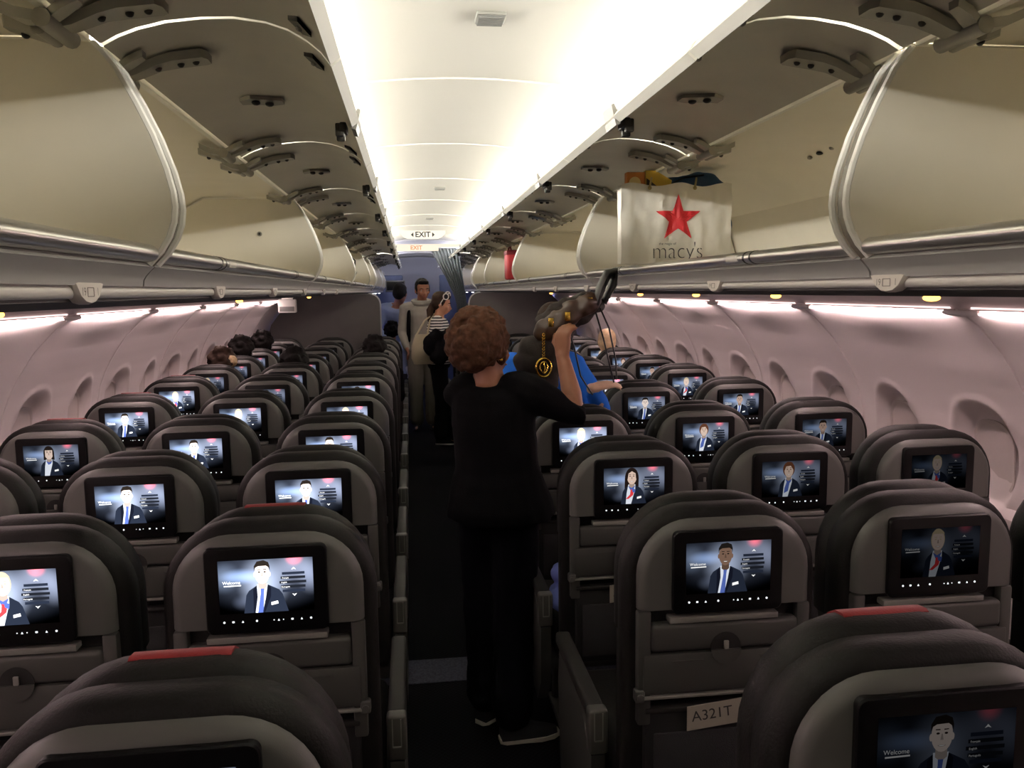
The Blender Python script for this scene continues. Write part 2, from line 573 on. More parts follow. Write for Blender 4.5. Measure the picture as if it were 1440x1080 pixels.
ORD = ['first and nearest the camera', 'second from the camera', 'third from the camera', 'fourth from the camera', 'fifth from the camera, just short of the curtain', 'first ahead of the curtain in violet light', 'second ahead of the curtain in violet light']
trim_n = 0
def module(sg, y0, y1, idx):
    global trim_n
    S = 'left' if sg < 0 else 'right'
    if idx >= 0:
        front = idx > 4
        lab = 'open cream %s bin, %s' % (S, ORD[idx])
        if (sg, idx) == (1, 1): lab = 'open cream overhead bin holding the paper shopping bag with a red star'
        if (sg, idx) == (1, 3): lab = 'open cream overhead bin holding the small red bag near the curtain'
        if (sg, idx) == (-1, 3): lab = 'open cream overhead bin with black straps hanging inside, on the left'
        make_bin(sg, y0, y1, 2 if y1 - y0 > 1.5 else 1, lab, 'open overhead bins')
        # hidden cove lamp lying on top of the bin
        b = B(); b.box(min(sg * .56, sg * .60), max(sg * .56, sg * .60), y0 + .01, y1 - .01, 2.078, 2.092)
        tag(b.build('cove_lamp', LAMPF if front else LAMPC, smooth=False), 'strip light above the %s bins, %s' % (S, ORD[idx].split(',')[0]), 'light', 'cove lamps above the bins')
    else:
        b = B(); b.sweep(DIV, y0, y1, sg)
        trim_n += 1
        struct(b.build('trim_%d' % trim_n, CREAM))
    trim_n += 1
    b = B()
    b.sweep(thick([(.604, 1.634), (.610, 1.628), (.619, 1.618), (.625, 1.608), (.627, 1.596)], -0.012), y0 + .003, y1 - .003, sg)
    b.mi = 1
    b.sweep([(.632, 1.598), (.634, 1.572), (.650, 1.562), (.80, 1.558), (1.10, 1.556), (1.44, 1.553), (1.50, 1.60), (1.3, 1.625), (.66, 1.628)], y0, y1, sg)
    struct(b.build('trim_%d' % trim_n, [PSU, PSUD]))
for sg, e in ((-1, [Y0, -0.80, 1.42, 3.63, 5.86, 8.06, 9.52, 9.72, 11.8, 13.4, 15.0]), (1, [Y0, -0.86, 1.34, 3.51, 5.77, 7.97, 9.52, 9.72, 11.8, 13.4, 15.0])):
    for k, (a, d) in enumerate(zip(e, e[1:])):
        if d - a < .5: continue
        idx = k - 1 if k <= 5 else (k - 2 if k <= 8 else -1)
        if k == 0: idx = -1
        module(sg, a, d, idx)

# rails with row placards, indicator lamps, wall lamp strips
PLAC = mat('placard_plastic', c(214, 210, 200), 0.35)
AMBER = glow('indicator_amber', (1.0, 0.42, 0.08, 1), 6.0)
WSPOT = glow('reading_lamp_white', (0.9, 0.92, 1.0, 1), 7.0)
for sg in (-1, 1):
    S = 'left' if sg < 0 else 'right'
    b = B()
    b.sweep([(.6295 + .0095 * math.cos(a * math.pi / 7), 1.586 + .0100 * math.sin(a * math.pi / 7)) for a in range(14)], Y0, Y1, sg)
    tag(b.build('grip_rail', RAIL), 'long pale grey grip rail under the overhead bins on the %s side' % S, 'rail')
    ys = [1.19, 1.98, 2.76, 3.55, 4.34, 5.12] if sg < 0 else [1.29, 2.08, 2.87, 3.65, 4.44, 5.22]
    NTH = ['nearest the camera', 'second from the camera', 'third from the camera', 'fourth from the camera', 'fifth from the camera', 'sixth from the camera']
    for k, y in enumerate(ys):
        t = thing('row_placard', 'small lens-shaped row placard on the %s grip rail, %s' % (S, NTH[k]), 'placard', (sg * .619, y, 1.585), 'row placards on the grip rails')
        b = B()
        out = [(-.055, .013), (-.045, .0145), (0, .0145), (.045, .0145), (.055, .013), (.038, -.006), (.02, -.0145), (0, -.017), (-.02, -.0145), (-.038, -.006)]
        b.rings([[(-sg * d, yy * q, z * q) for yy, z in out] for d, q in ((-.012, 1), (.001, 1), (.005, .86))])
        b.build('plate', PLAC, t)
        b = B()
        M = Matrix.Translation((-sg * .0052, 0, 0)) @ Matrix.Rotation(-sg * math.pi / 2, 4, 'Z') @ FACE_CAM
        b.mesh(text_mesh('19', .016), M @ Matrix.Translation((-.024, 0, 0)))
        b.mesh(text_mesh('1', .016), M @ Matrix.Translation((.026, 0, 0)))
        for z in (-.006, .006):
            b.box(-sg * .0052 - .0003, -sg * .0052 + .0003, -.011, .011, z - .0006, z + .0006)
        for yy in (-.011, .011):
            b.box(-sg * .0052 - .0003, -sg * .0052 + .0003, yy - .0006, yy + .0006, -.006, .006)
        b.build('number', mat('placard_ink', c(110, 106, 98), 0.6), t)
    ya = [1.08, 2.56, 4.3] if sg < 0 else [1.28, 1.87, 2.42, 3.03, 5.0]
    for k, y in enumerate(ya):
        b = B(); b.ball((sg * .69, y, 1.558), (.010, .020, .006))
        tag(b.build('indicator_lamp', AMBER), 'tiny amber lamp glowing under the %s service panel, %s' % (S, NTH[k]), 'light', 'amber indicator lamps')
    for k, y in enumerate([9.9, 10.9, 12.0, 13.4]):
        b = B(); b.ball((sg * .66, y, 1.561), (.016, .016, .006))
        tag(b.build('reading_lamp', WSPOT), 'tiny white reading lamp lit ahead of the curtain on the %s, %s' % (S, NTH[k].replace('camera', 'curtain')), 'light', 'white reading lamps in the front cabin')
    js = jointL if sg < 0 else jointR
    js = [j for j in js if Y0 < j < 9.5]
    for k, (a, d) in enumerate(zip(js, js[1:])):
        if d < 0.3: continue
        t = thing('wall_lamp', 'pink lamp strip atop the %s wall, %s' % (S, 'middle %.1f metres %s the camera' % (abs(a + d) / 2, 'ahead of' if a + d > 0 else 'behind')), 'light', (sg * 1.546, (a + d) / 2, 1.490), 'pink wall lamp strips')
        b = B(); b.cyl((0, a - (a + d) / 2 + .06, 0), (0, d - (a + d) / 2 - .06, 0), .0042, 10)
        b.build('tube', LAMPW, t)
        b = B(); b.rings([[(sg * h, yy, z) for h, z in ((.010, .003), (.009, .0075), (-.004, .0105), (-.020, .0115), (-.020, .0095), (-.004, .0085))] for yy in (a - (a + d) / 2 + .01, d - (a + d) / 2 - .01)])  # added shell that blocks the tube's light from the cove
        b.build('shield', mat('lamp_cover', c(214, 196, 192), 0.5), t)
        b = B(); b.cyl((-sg * .004, a - (a + d) / 2 + .05, .0165), (-sg * .004, d - (a + d) / 2 - .05, .0165), .003, 8)  # added fill tube that lights the cove above the shell
        b.build('upper_tube', COVE_FILL, t)
        b = B(); b.ball((-sg * .004, d - (a + d) / 2, .002), (.014, .095, .013))
        b.build('end_cover', mat('lamp_end_cover', c(245, 236, 234), 0.4), t)
    b = B(); b.cyl((sg * 1.546, 9.8, 1.49), (sg * 1.546, 14.8, 1.49), .007, 8)
    tag(b.build('wall_lamp', LAMPWF), 'dim violet lamp strip along the %s wall ahead of the curtain' % S, 'light')

# ceiling grilles, exit signs, curtain, partitions
GRILLE = mat('grille_grey', c(120, 120, 118), 0.5)
for y, x, lab in ((1.93, .02, 'grey rectangular ceiling grille nearest the camera'), (5.03, 0.02, 'small dark ceiling grille midway along the ceiling'), (7.1, 0.01, 'small dark ceiling grille just before the lit exit sign')):
    t = thing('ceiling_grille', lab, 'vent', (x, y, ceil_z(x)), 'ceiling grilles')
    b = B(); b.box(-.034, .034, -.036, .036, -.008, .002, .003)
    b.build('frame', LIGHTG, t)
    b = B()
    b.box(-.030, .030, -.032, .032, -.0095, -.006)
    for k in range(8):
        b.box(-.029, .029, -.029 + k * .008, -.025 + k * .008, -.0125, -.009)
    b.build('grille', GRILLE, t)
t = thing('exit_sign', 'cream ceiling sign with rounded lower edge reading EXIT in black with arrows', 'sign', (-.03, 8.25, 2.13))
b = B()
out = [(-.225, .03), (-.225, .0), (-.19, -.035), (-.15, -.052), (.15, -.052), (.19, -.035), (.225, .0), (.225, .03)]
b.rings([[(x, y, z + .02) for x, z in out] for y in (-.012, .012)])
b.build('sign_plate', glow('exit_sign_face', (1.0, .92, .76, 1), 1.2), t)
b = B()
M = Matrix.Translation((0, -.0135, .008)) @ FACE_CAM
b.mesh(text_mesh('EXIT', .074, thin=.022), M)
for s_ in (-1, 1):
    b.bm.faces.new([b.bm.verts.new(p) for p in ((s_ * .118, -.0136, .008), (s_ * .092, -.0136, .032), (s_ * .092, -.0136, -.016))])
b.build('lettering', BLACK, t)
t = thing('exit_sign', 'cream header bar over the curtain reading EXIT in orange letters', 'sign', (0.08, 9.55, 2.09))
b = B(); b.box(-.56, .56, -.02, .02, -.008, .03, .004)
b.box(-.43, .09, -.035, -.015, -.050, .022, .008)
b.build('sign_plate', glow('header_face', (1.0, .88, .70, 1), 1.1), t)
b = B()
b.mesh(text_mesh('EXIT', .066, thin=.016), Matrix.Translation((-.165, -.0365, -.014)) @ FACE_CAM)
b.build('lettering', mat('exit_orange', c(190, 110, 50), 0.6), t)

CURT = mat('curtain_blue_grey', c(122, 128, 136), 0.8, bump=0.3, bscale=120)
b = B()
R = []
for i in range(25):
    v = i / 24
    z = 2.075 - v * 1.55
    k = max(0, 1 - v / 0.42)
    x0 = .07 + .30 * (1 - k ** 1.2)
    x1 = .40 + .09 * min(1, v / 0.4)
    row = []
    for j in range(61):
        u = j / 60
        row.append((x0 + (x1 - x0) * u, 9.62 + .022 * math.sin(u * math.pi * 2 * 8) * (0.6 + .4 * v), z))
    for j in range(60, -1, -1):
        u = j / 60
        row.append((x0 + (x1 - x0) * u, 9.632 + .022 * math.sin(u * math.pi * 2 * 8) * (0.6 + .4 * v), z))
    R.append(row)
b.rings(R)
tag(b.build('curtain', CURT), 'blue grey pleated cabin curtain gathered to the right of the aisle', 'curtain')

PART = mat('partition_laminate', c(88, 84, 83), 0.55, var=0.05)
for sg in (-1, 1):
    S = 'left' if sg < 0 else 'right'
    t = thing('partition', 'grey class partition with rounded top corner on the %s side of the aisle' % S, 'partition', (sg * 1.1, 9.6, 0))
    out = [(.52, 0), (.52, 1.40)] + [(.52 + .12 - .12 * math.cos(math.radians(a)), 1.435 + .12 * math.sin(math.radians(a))) for a in range(0, 91, 15)] + [(1.46, 1.555), (1.60, 1.42), (1.75, 1.22), (1.80, 1.05), (1.80, .75), (1.66, 0)]
    b = B(); b.rings([[(sg * (h - 1.1), y, z) for h, z in out] for y in (-.02, .02)])
    b.build('panel', PART, t, ang=30)
    b = B(); b.tube([(sg * (h - 1.1), 0, z) for h, z in out[:9]] + [(sg * (.9 - 1.1), 0, 1.557)], .016, 8)
    b.build('edge_trim', mat('partition_trim', c(176, 174, 172), 0.4), t)
t = thing('wall_box', 'small white box hanging under the bins beside the left partition', 'box', (-1.36, 8.2, 1.47))
b = B(); b.box(-.085, .085, -.04, .04, -.08, .05, .012)
b.box(-.05, .05, -.03, .03, .05, .085, .004)
b.build('case', WHITE, t)
b = B(); b.box(-.07, .07, -.043, -.039, -.065, -.02, .002)
b.build('cover', LIGHTG, t)
t = thing('ceiling_monitor', 'small dark flip-down monitor under the left bins ahead of the curtain', 'monitor', (-.36, 11.2, 1.60))
b = B(); b.box(-.13, .13, -.02, .02, -.02, .13, .01); b.build('case', LIGHTG, t)
b = B(); b.box(-.115, .115, -.023, -.019, 0, .115, .003); b.build('screen', BLACKG, t)

# ------------------------------------------------------------------ seats
def screen_bg(lv, k):
    n = 'screen_picture_' + lv
    if n in MATS: return MATS[n]
    M = bpy.data.materials.new(n)
    M.use_nodes = True
    nt = M.node_tree
    nt.nodes.remove(nt.nodes['Principled BSDF'])
    e = nt.nodes.new('ShaderNodeEmission')
    tc = nt.nodes.new('ShaderNodeTexCoord')
    def radial(cx, cz, rx, rz):
        a = nt.nodes.new('ShaderNodeVectorMath'); a.operation = 'SUBTRACT'
        a.inputs[1].default_value = (cx, 0, cz)
        nt.links.new(tc.outputs['Object'], a.inputs[0])
        d = nt.nodes.new('ShaderNodeVectorMath'); d.operation = 'MULTIPLY'
        d.inputs[1].default_value = (1 / rx, 0, 1 / rz)
        nt.links.new(a.outputs[0], d.inputs[0])
        l = nt.nodes.new('ShaderNodeVectorMath'); l.operation = 'LENGTH'
        nt.links.new(d.outputs[0], l.inputs[0])
        mr = nt.nodes.new('ShaderNodeMapRange'); mr.interpolation_type = 'SMOOTHSTEP'
        mr.inputs['From Min'].default_value = 1.0; mr.inputs['From Max'].default_value = 0.0
        nt.links.new(l.outputs['Value'], mr.inputs['Value'])
        return mr.outputs['Result']
    last = None
    for (cx, cz, rx, rz, col) in ((0, 1.00, .16, .085, (.05, .06, .09)), (-.005, .985, .060, .070, (.36, .42, .56)), (-.05, 1.0, .05, .02, (.22, .32, .55)),
                                  (.058, 1.035, .022, .020, (1.1, .06, .08)), (.055, 1.02, .045, .05, (.20, .22, .30)), (.09, 1.0, .035, .05, (.20, .23, .32)), (-.085, 1.0, .04, .04, (.10, .13, .19)), (-.045, .945, .03, .02, (.05, .06, .09))):
        sclr = nt.nodes.new('ShaderNodeVectorMath'); sclr.operation = 'SCALE'
        sclr.inputs[0].default_value = col
        nt.links.new(radial(cx, cz, rx, rz), sclr.inputs['Scale'])
        if last is None: last = sclr.outputs[0]
        else:
            ad = nt.nodes.new('ShaderNodeVectorMath'); ad.operation = 'ADD'
            nt.links.new(last, ad.inputs[0]); nt.links.new(sclr.outputs[0], ad.inputs[1])
            last = ad.outputs[0]
    nt.links.new(last, e.inputs[0])
    e.inputs[1].default_value = k
    nt.links.new(e.outputs[0], nt.nodes['Material Output'].inputs[0])
    MATS[n] = M
    return M
LEVEL = {'bright': 2.0, 'mid': .8, 'soft': .34, 'dim': .09}
SW, SH, SZ = .191, .1136, .978
T_WELCOME = text_mesh('Welcome', 1.0)
T_ROWS = [text_mesh(q, 1.0) for q in ('English', 'Français', 'Português')]
DISP = {}
def display(kind, lv):
    """a lit picture: attendant portrait, welcome words and a language menu"""
    if (kind, lv) in DISP: return DISP[(kind, lv)]
    k = LEVEL[lv]
    skin = {'man': (.95, .80, .72), 'dark_man': (.22, .13, .09), 'tan_man': (.62, .42, .33), 'blonde': (.95, .74, .64), 'brunette': (.85, .62, .50), 'bob': (.85, .66, .56), 'short': (.85, .64, .52)}[kind]
    hair = {'man': (.02, .015, .012), 'dark_man': (.015, .012, .01), 'tan_man': (.02, .014, .01), 'blonde': (.75, .60, .38), 'brunette': (.02, .012, .01), 'bob': (.02, .014, .012), 'short': (.16, .06, .03)}[kind]
    g = lambda n, col, s=1.0: glow('screen_%s_%s' % (n, lv), col + (1,), k * s)
    mats = [screen_bg(lv, k * (.45 if lv == 'dim' else 1)), g('suit', (.018, .024, .042)), g('shirt', (.85, .9, 1.0)), g('skin_' + kind, skin), g('hair_' + kind, hair), g('tie', (.10, .16, .50)), g('white', (1, 1, 1), 1.2), g('bar', (.012, .014, .02)), g('red', (.85, .06, .07)), g('shade_' + kind, tuple(q * .55 for q in skin)), g('lapel', (.008, .01, .02))]
    b = B()
    X = lambda fx: (fx - .5) * SW
    Z = lambda fy: SZ + (fy - .5) * SH
    def poly(pts, mi, lay):
        b.mi = mi
        b.face([b.bm.verts.new((X(x), -.0132 - lay * .00012, Z(y))) for x, y in pts])
    def ell(cx, cy, rx, ry, mi, lay, n=24, a0=0, a1=360):
        poly([(cx + rx * math.cos(math.radians(a0 + (a1 - a0) * i / n)), cy + ry * math.sin(math.radians(a0 + (a1 - a0) * i / n))) for i in range(n if a1 - a0 == 360 else n + 1)], mi, lay)
    poly([(0, 0), (1, 0), (1, 1), (0, 1)], 0, 0)
    woman = kind in ('blonde', 'brunette', 'bob', 'short')
    cx = .46
    if kind == 'brunette':
        ell(cx, .70, .115, .30, 4, 1); poly([(cx - .12, .36), (cx + .11, .36), (cx + .115, .72), (cx - .115, .72)], 4, 1)
    elif kind == 'bob':
        ell(cx, .73, .098, .25, 4, 1); poly([(cx - .10, .52), (cx + .10, .52), (cx + .095, .75), (cx - .095, .75)], 4, 1)
    elif kind == 'short':
        ell(cx, .77, .102, .215, 4, 1)
    elif kind == 'blonde':
        ell(cx, .76, .088, .225, 4, 1)
    # shoulders and jacket
    sh = .15 if woman else .175
    poly([(cx - sh - .03, 0), (cx - sh, .34), (cx - sh + .03, .42), (cx - .055, .52), (cx + .06, .52), (cx + sh, .42), (cx + sh + .035, .33), (cx + sh + .09, 0)], 1, 2)
    poly([(cx - .058, .535), (cx + .058, .535), (cx + .055, .40), (cx - .012, .0), (cx - .10, .0), (cx - .085, .3)], 2, 3)
    poly([(cx - .042, .60), (cx + .042, .60), (cx + .045, .48), (cx, .42), (cx - .045, .48)], 9, 4)
    if woman:
        poly([(cx - .06, .50), (cx - .005, .44), (cx + .055, .50), (cx + .03, .40), (cx - .02, .36)], 5, 5)
        if kind in ('blonde', 'brunette'):
            poly([(cx - .02, .40), (cx + .04, .38), (cx + .02, .24), (cx - .055, .14), (cx - .10, .14), (cx - .03, .26)], 8, 6)
            poly([(cx + .0, .43), (cx + .06, .40), (cx + .05, .30), (cx + .01, .33)], 5, 7)
        elif kind == 'short':
            poly([(cx - .035, .42), (cx + .02, .42), (cx - .01, .16), (cx - .08, .10), (cx - .07, .25)], 5, 6)
    else:
        poly([(cx - .022, .45), (cx + .018, .45), (cx + .012, .37), (cx + .0, .0), (cx - .06, .0), (cx - .022, .37)], 5, 5)
        poly([(cx - .10, .44), (cx - .06, .52), (cx - .055, .30), (cx - .085, .0), (cx - .105, .0), (cx - .10, .3)], 10, 5)
        poly([(cx + .09, .46), (cx + .055, .53), (cx + .03, .28), (cx - .01, .0), (cx + .015, .0), (cx + .085, .3)], 10, 5)
    # head
    ell(cx, .745, .078, .205, 3, 5)
    for s_ in (-1, 1):
        if not woman: ell(cx + s_ * .079, .72, .012, .045, 3, 4)
        ell(cx + s_ * .030, .765, .013, .013, 4, 6, 12)
        poly([(cx + s_ * .014, .803), (cx + s_ * .048, .806), (cx + s_ * .048, .818), (cx + s_ * .014, .817)], 4, 6)
    poly([(cx - .012, .685), (cx + .012, .685), (cx + .004, .76), (cx - .004, .76)], 9, 6)
    ell(cx, .625, .030, .020, 9, 6, 14, 180, 360); ell(cx, .622, .022, .010, 6, 7, 12, 180, 360)
    if kind == 'blonde':
        ell(cx, .83, .085, .14, 4, 6, 20, 20, 160)
    elif kind == 'brunette':
        poly([(cx - .085, .62), (cx - .09, .85), (cx - .05, .95), (cx + .02, .97), (cx + .08, .90), (cx + .09, .62), (cx + .068, .70), (cx + .06, .84), (cx + .0, .90), (cx - .055, .84), (cx - .068, .70)], 4, 6)
    elif kind == 'bob':
        poly([(cx - .09, .60), (cx - .09, .85), (cx - .04, .96), (cx + .04, .96), (cx + .09, .85), (cx + .09, .60), (cx + .066, .66), (cx + .066, .84), (cx - .066, .84), (cx - .066, .66)], 4, 6)
    elif kind == 'short':
        poly([(cx - .095, .70), (cx - .09, .88), (cx - .03, .985), (cx + .05, .97), (cx + .095, .86), (cx + .092, .70), (cx + .066, .78), (cx + .03, .87), (cx - .05, .85), (cx - .068, .76)], 4, 6)
    else:
        poly([(cx - .083, .78), (cx - .082, .88), (cx - .05, .965), (cx + .02, .985), (cx + .07, .945), (cx + .083, .87), (cx + .083, .78), (cx + .072, .845), (cx + .045, .88), (cx - .04, .875), (cx - .072, .845)], 4, 6)
    poly([(cx + .085, .13), (cx + .16, .155), (cx + .155, .21), (cx + .085, .185)], 6, 4)
    # words
    M = lambda x, y, s_: Matrix.Translation((X(x), -.0142, Z(y))) @ FACE_CAM @ Matrix.Scale(s_, 4)
    b.mi = 6
    b.mesh(T_WELCOME, M(.135, .585, .0090))
    poly([(.055, .515), (.235, .520), (.235, .540), (.055, .535)], 6, 4)
    for i, (x, y, wd) in enumerate(((.67, .715, .24), (.655, .635, .26), (.64, .55, .285), (.655, .465, .26), (.67, .385, .24))):
        poly([(x, y - .024), (x + wd, y - .024), (x + wd, y + .024), (x, y + .024)], 7 if 1 <= i <= 3 else 1, 3)
        if 1 <= i <= 3:
            b.mi = 6; b.mesh(T_ROWS[(1, 0, 2)[i - 1]], M(x + .05, y - .004, .0042))
    for y, s_ in ((.80, 1), (.31, -1)):
        poly([(.77, y - s_ * .018), (.795, y + s_ * .028), (.82, y - s_ * .018), (.795, y - s_ * .004)], 6, 4)
    me = b.data('display', mats, smooth=False, recalc=False)
    DISP[(kind, lv)] = me
    return me

def seat_meshes():
    D = {}
    b = B(); arch_solid(b, .197, .885, 1.078, .118, [(-.003, .022), (.0, .014), (.006, .006), (.016, .001), (.05, 0)], crown=.004)
    D['back_shell'] = b.data('back_shell', SHELL, ang=55)
    b = B()
    for s_ in (-1, 1):
        b.box(s_ * .182 - .015, s_ * .182 + .015, .001, .05, .62, .882, .006)
    b.box(-.17, .17, .03, .05, .62, .882)
    D['lower_frame'] = b.data('lower_frame', SHELL2)
    b = B(); b.box(-.166, .166, .022, .032, .850, .886)
    D['tray_recess'] = b.data('tray_recess', DARKREC)
    b = B(); b.box(-.128, .120, -.006, .03, .853, .867, .003)
    D['shelf_lip'] = b.data('shelf_lip', LIGHTG)
    b = B(); b.box(-.168, .168, -.004, .03, .787, .851, .010, 3); b.box(-.186, .186, -.003, .03, .692, .784, .006)
    b.box(-.12, -.05, -.005, 0, .766, .768); b.box(.08, .13, -.005, 0, .766, .768)
    D['tray_table'] = b.data('tray_table', SHELL2)
    b = B(); b.box(-.186, .186, -.006, .02, .682, .689, .002)
    D['tray_edge'] = b.data('tray_edge', LIGHTG)
    b = B(); b.cyl((0, -.0042, .794), (0, -.0055, .794), .034, 24)
    b.mi = 1
    b.rings([[(x, y, z) for x, z in [(.034 * math.cos(math.radians(a)), .790 + .034 * math.sin(math.radians(a))) for a in range(180, 361, 15)]] for y in (-.005, -.010)])
    b.mi = 2; b.box(-.006, .006, -.011, -.005, .790, .810, .003)
    D['tray_latch'] = b.data('tray_latch', [DARKREC, SHELL2, LIGHTG])
    b = B(); b.box(-.011, .011, -.006, .02, .676, .704, .005); b.cyl((0, -.010, .69), (0, 0, .69), .008, 12)
    D['tray_hinge'] = b.data('tray_hinge', SHELL)
    b = B(); b.rings([[(x, y, z) for x, z in rrect(0, .969, .248 - d, .184 - d, .014)] for y, d in ((0, 0), (-.010, 0), (-.0125, .004), (-.0130, .008))])
    D['screen_bezel'] = b.data('screen_bezel', BLACKG, ang=30)
    b = B()
    for i, fx in enumerate((.04, .135, .235, .383, .565, .615, .665, .76, .86, .96)):
        x = (fx - .5) * SW; z = .9035; y = -.0136; s_ = .0022 if i not in (4, 6) else .0011
        if i % 3 == 0: b.cyl((x, y, z), (x, y + .0004, z), s_, 10)
        elif i % 3 == 1: b.box(x - s_, x + s_, y, y + .0004, z - s_ * .8, z + s_ * .8)
        else: b.rings([[(x - s_, q, z - s_), (x + s_, q, z - s_), (x, q, z + s_)] for q in (y, y + .0004)])
    D['touch_icons'] = b.data('touch_icons', ICON, smooth=False)
    b = B(); arch_solid(b, .223, .44, 1.097, .150, [(.022, .020), (.030, .008), (.042, .001), (.06, 0), (.085, .002), (.10, .012), (.135, .012), (.15, .035)], crown=.006)
    D['back_cushion'] = b.data('back_cushion', LEATHER, ang=70)
    b = B(); arch_solid(b, .215, .80, 1.104, .165, [(.088, .022), (.094, .010), (.108, .002), (.13, 0), (.155, .003), (.175, .015), (.19, .04)], crown=.006)
    D['headrest'] = b.data('headrest', LEATHER, ang=70)
    b = B()
    pr = [(.128, 1.1095), (.135, 1.1120), (.155, 1.1095), (.176, 1.0975), (.188, 1.078)]
    n = 8
    b.rings([[(-.065 + .13 * i / n, y, z - .006 * ((-.065 + .13 * i / n) / .217) ** 2) for y, z in pr] + [(-.065 + .13 * i / n, y, z - .012) for y, z in pr[::-1]] for i in range(n + 1)])
    D['red_patch'] = b.data('red_patch', REDL, ang=60)
    b = B(); b.box(-.222, .222, .13, .60, .36, .475, .035, 4)
    D['seat_cushion'] = b.data('seat_cushion', LEATHER, ang=70)
    b = B(); b.box(-.18, .18, .004, .032, .41, .655, .008); b.mi = 1; b.box(-.18, .18, -.002, .034, .648, .660, .003)
    b.mi = 2; b.box(-.16, .16, .0, .012, .43, .60, .004)
    D['literature_pocket'] = b.data('literature_pocket', [BLACK, DARKREC, mat('pocket_mesh_dark', c(38, 38, 40), .8, bump=.8, bscale=400)])
    b = B(); b.box(-.24, .24, .16, .54, .315, .36, .01)
    D['seat_frame'] = b.data('seat_frame', SHELL2)
    b = B(); b.tube([(0, .20, .32), (0, .14, .02)], .018, 8, flat=1.2); b.tube([(0, .50, .32), (0, .54, .02)], .018, 8); b.box(-.025, .025, .10, .58, 0, .025, .006)
    D['leg'] = b.data('leg', ARMCAP)
    for s_ in (-1, 1):
        q = '_l' if s_ < 0 else '_r'
        x = s_ * .2535
        b = B(); b.box(x - .021, x + .021, .165, .60, .553, .589, .009, 3)
        D['armrest' + q] = b.data('armrest', ARMPAD)
        b = B(); b.box(x - .0235, x + .0235, .135, .172, .478, .590, .008, 3)
        b.mi = 1
        for d in (-.010, .010):
            b.box(x + d - .0012, x + d + .0012, .1325, .137, .515, .583)
        b.box(x - .010, x + .010, .1325, .137, .513, .516)
        D['end_cap' + q] = b.data('end_cap', [ARMCAP, LIGHTG])
        b = B(); b.rings([[(x + e, y, z) for y, z in ((.14, .475), (.18, .475), (.26, .548), (.56, .548), (.58, .45), (.55, .20), (.22, .19), (.15, .28))] for e in (-.017, .017)])
        D['side_panel' + q] = b.data('side_panel', SHELL2)
    return D
SM = seat_meshes()
ROWW = ['front-most in view at the bottom edge', 'second', 'third', 'fourth', 'fifth', 'sixth', 'seventh', 'eighth', 'ninth', 'tenth', 'last']
PIC = {'man': 'a dark-haired man in a suit', 'dark_man': 'a dark-skinned man in a blue tie', 'tan_man': 'a dark-haired man', 'blonde': 'a fair-haired woman in a scarf', 'brunette': 'a long-haired woman in a red scarf', 'bob': 'a woman with a dark bob', 'short': 'a brown-haired woman in a blue scarf'}
# (side, row, column): picture, brightness, red patch, offset along the cabin
SEATS = {
 ('L', 0, 0): ('blonde', 'bright', 1, .078), ('L', 1, 0): ('man', 'bright', 1, .055), ('L', 1, 1): ('blonde', 'bright', 0, .066),
 ('L', 2, 0): ('man', 'bright', 0, .0), ('L', 2, 1): ('man', 'bright', 0, .014), ('L', 2, 2): ('man', 'bright', 0, .0),
 ('L', 3, 0): ('man', 'bright', 0, -.06), ('L', 3, 1): ('man', 'bright', 0, -.024), ('L', 3, 2): ('bob', 'mid', 1, -.05),
 ('L', 4, 0): ('blonde', 'bright', 0, -.04), ('L', 4, 1): ('blonde', 'bright', 0, .014), ('L', 4, 2): ('man', 'bright', 1, -.018),
 ('L', 5, 0): ('man', 'bright', 0, .055), ('L', 5, 1): ('man', 'mid', 0, .0), ('L', 5, 2): ('blonde', 'bright', 1, .034),
 ('R', 0, 0): ('man', 'dim', 1, .082), ('R', 1, 0): ('dark_man', 'mid', 0, .024), ('R', 1, 1): ('blonde', 'dim', 0, .043), ('R', 1, 2): ('man', 'dim', 0, .03),
 ('R', 2, 0): ('brunette', 'mid', 0, -.008), ('R', 2, 1): ('short', 'soft', 0, -.007), ('R', 2, 2): ('blonde', 'dim', 0, .0),
 ('R', 3, 0): ('blonde', 'bright', 0, -.045), ('R', 3, 1): ('short', 'mid', 0, -.041), ('R', 3, 2): ('tan_man', 'soft', 0, -.045),
 ('R', 4, 0): ('blonde', 'bright', 0, .0), ('R', 4, 1): ('man', 'mid', 0, .011), ('R', 4, 2): ('tan_man', 'mid', 0, .03),
 ('R', 5, 0): ('tan_man', 'mid', 0, .0), ('R', 5, 1): ('man', 'bright', 0, .04), ('R', 5, 2): ('blonde', 'mid', 0, .068),
}
KINDS = ['man', 'blonde', 'tan_man', 'bob', 'brunette', 'short', 'dark_man']
COLN = ['aisle', 'middle', 'window']
def seat_y(sd, r): return (1.643 if sd == 'L' else 1.630) + .7845 * (r - 1)
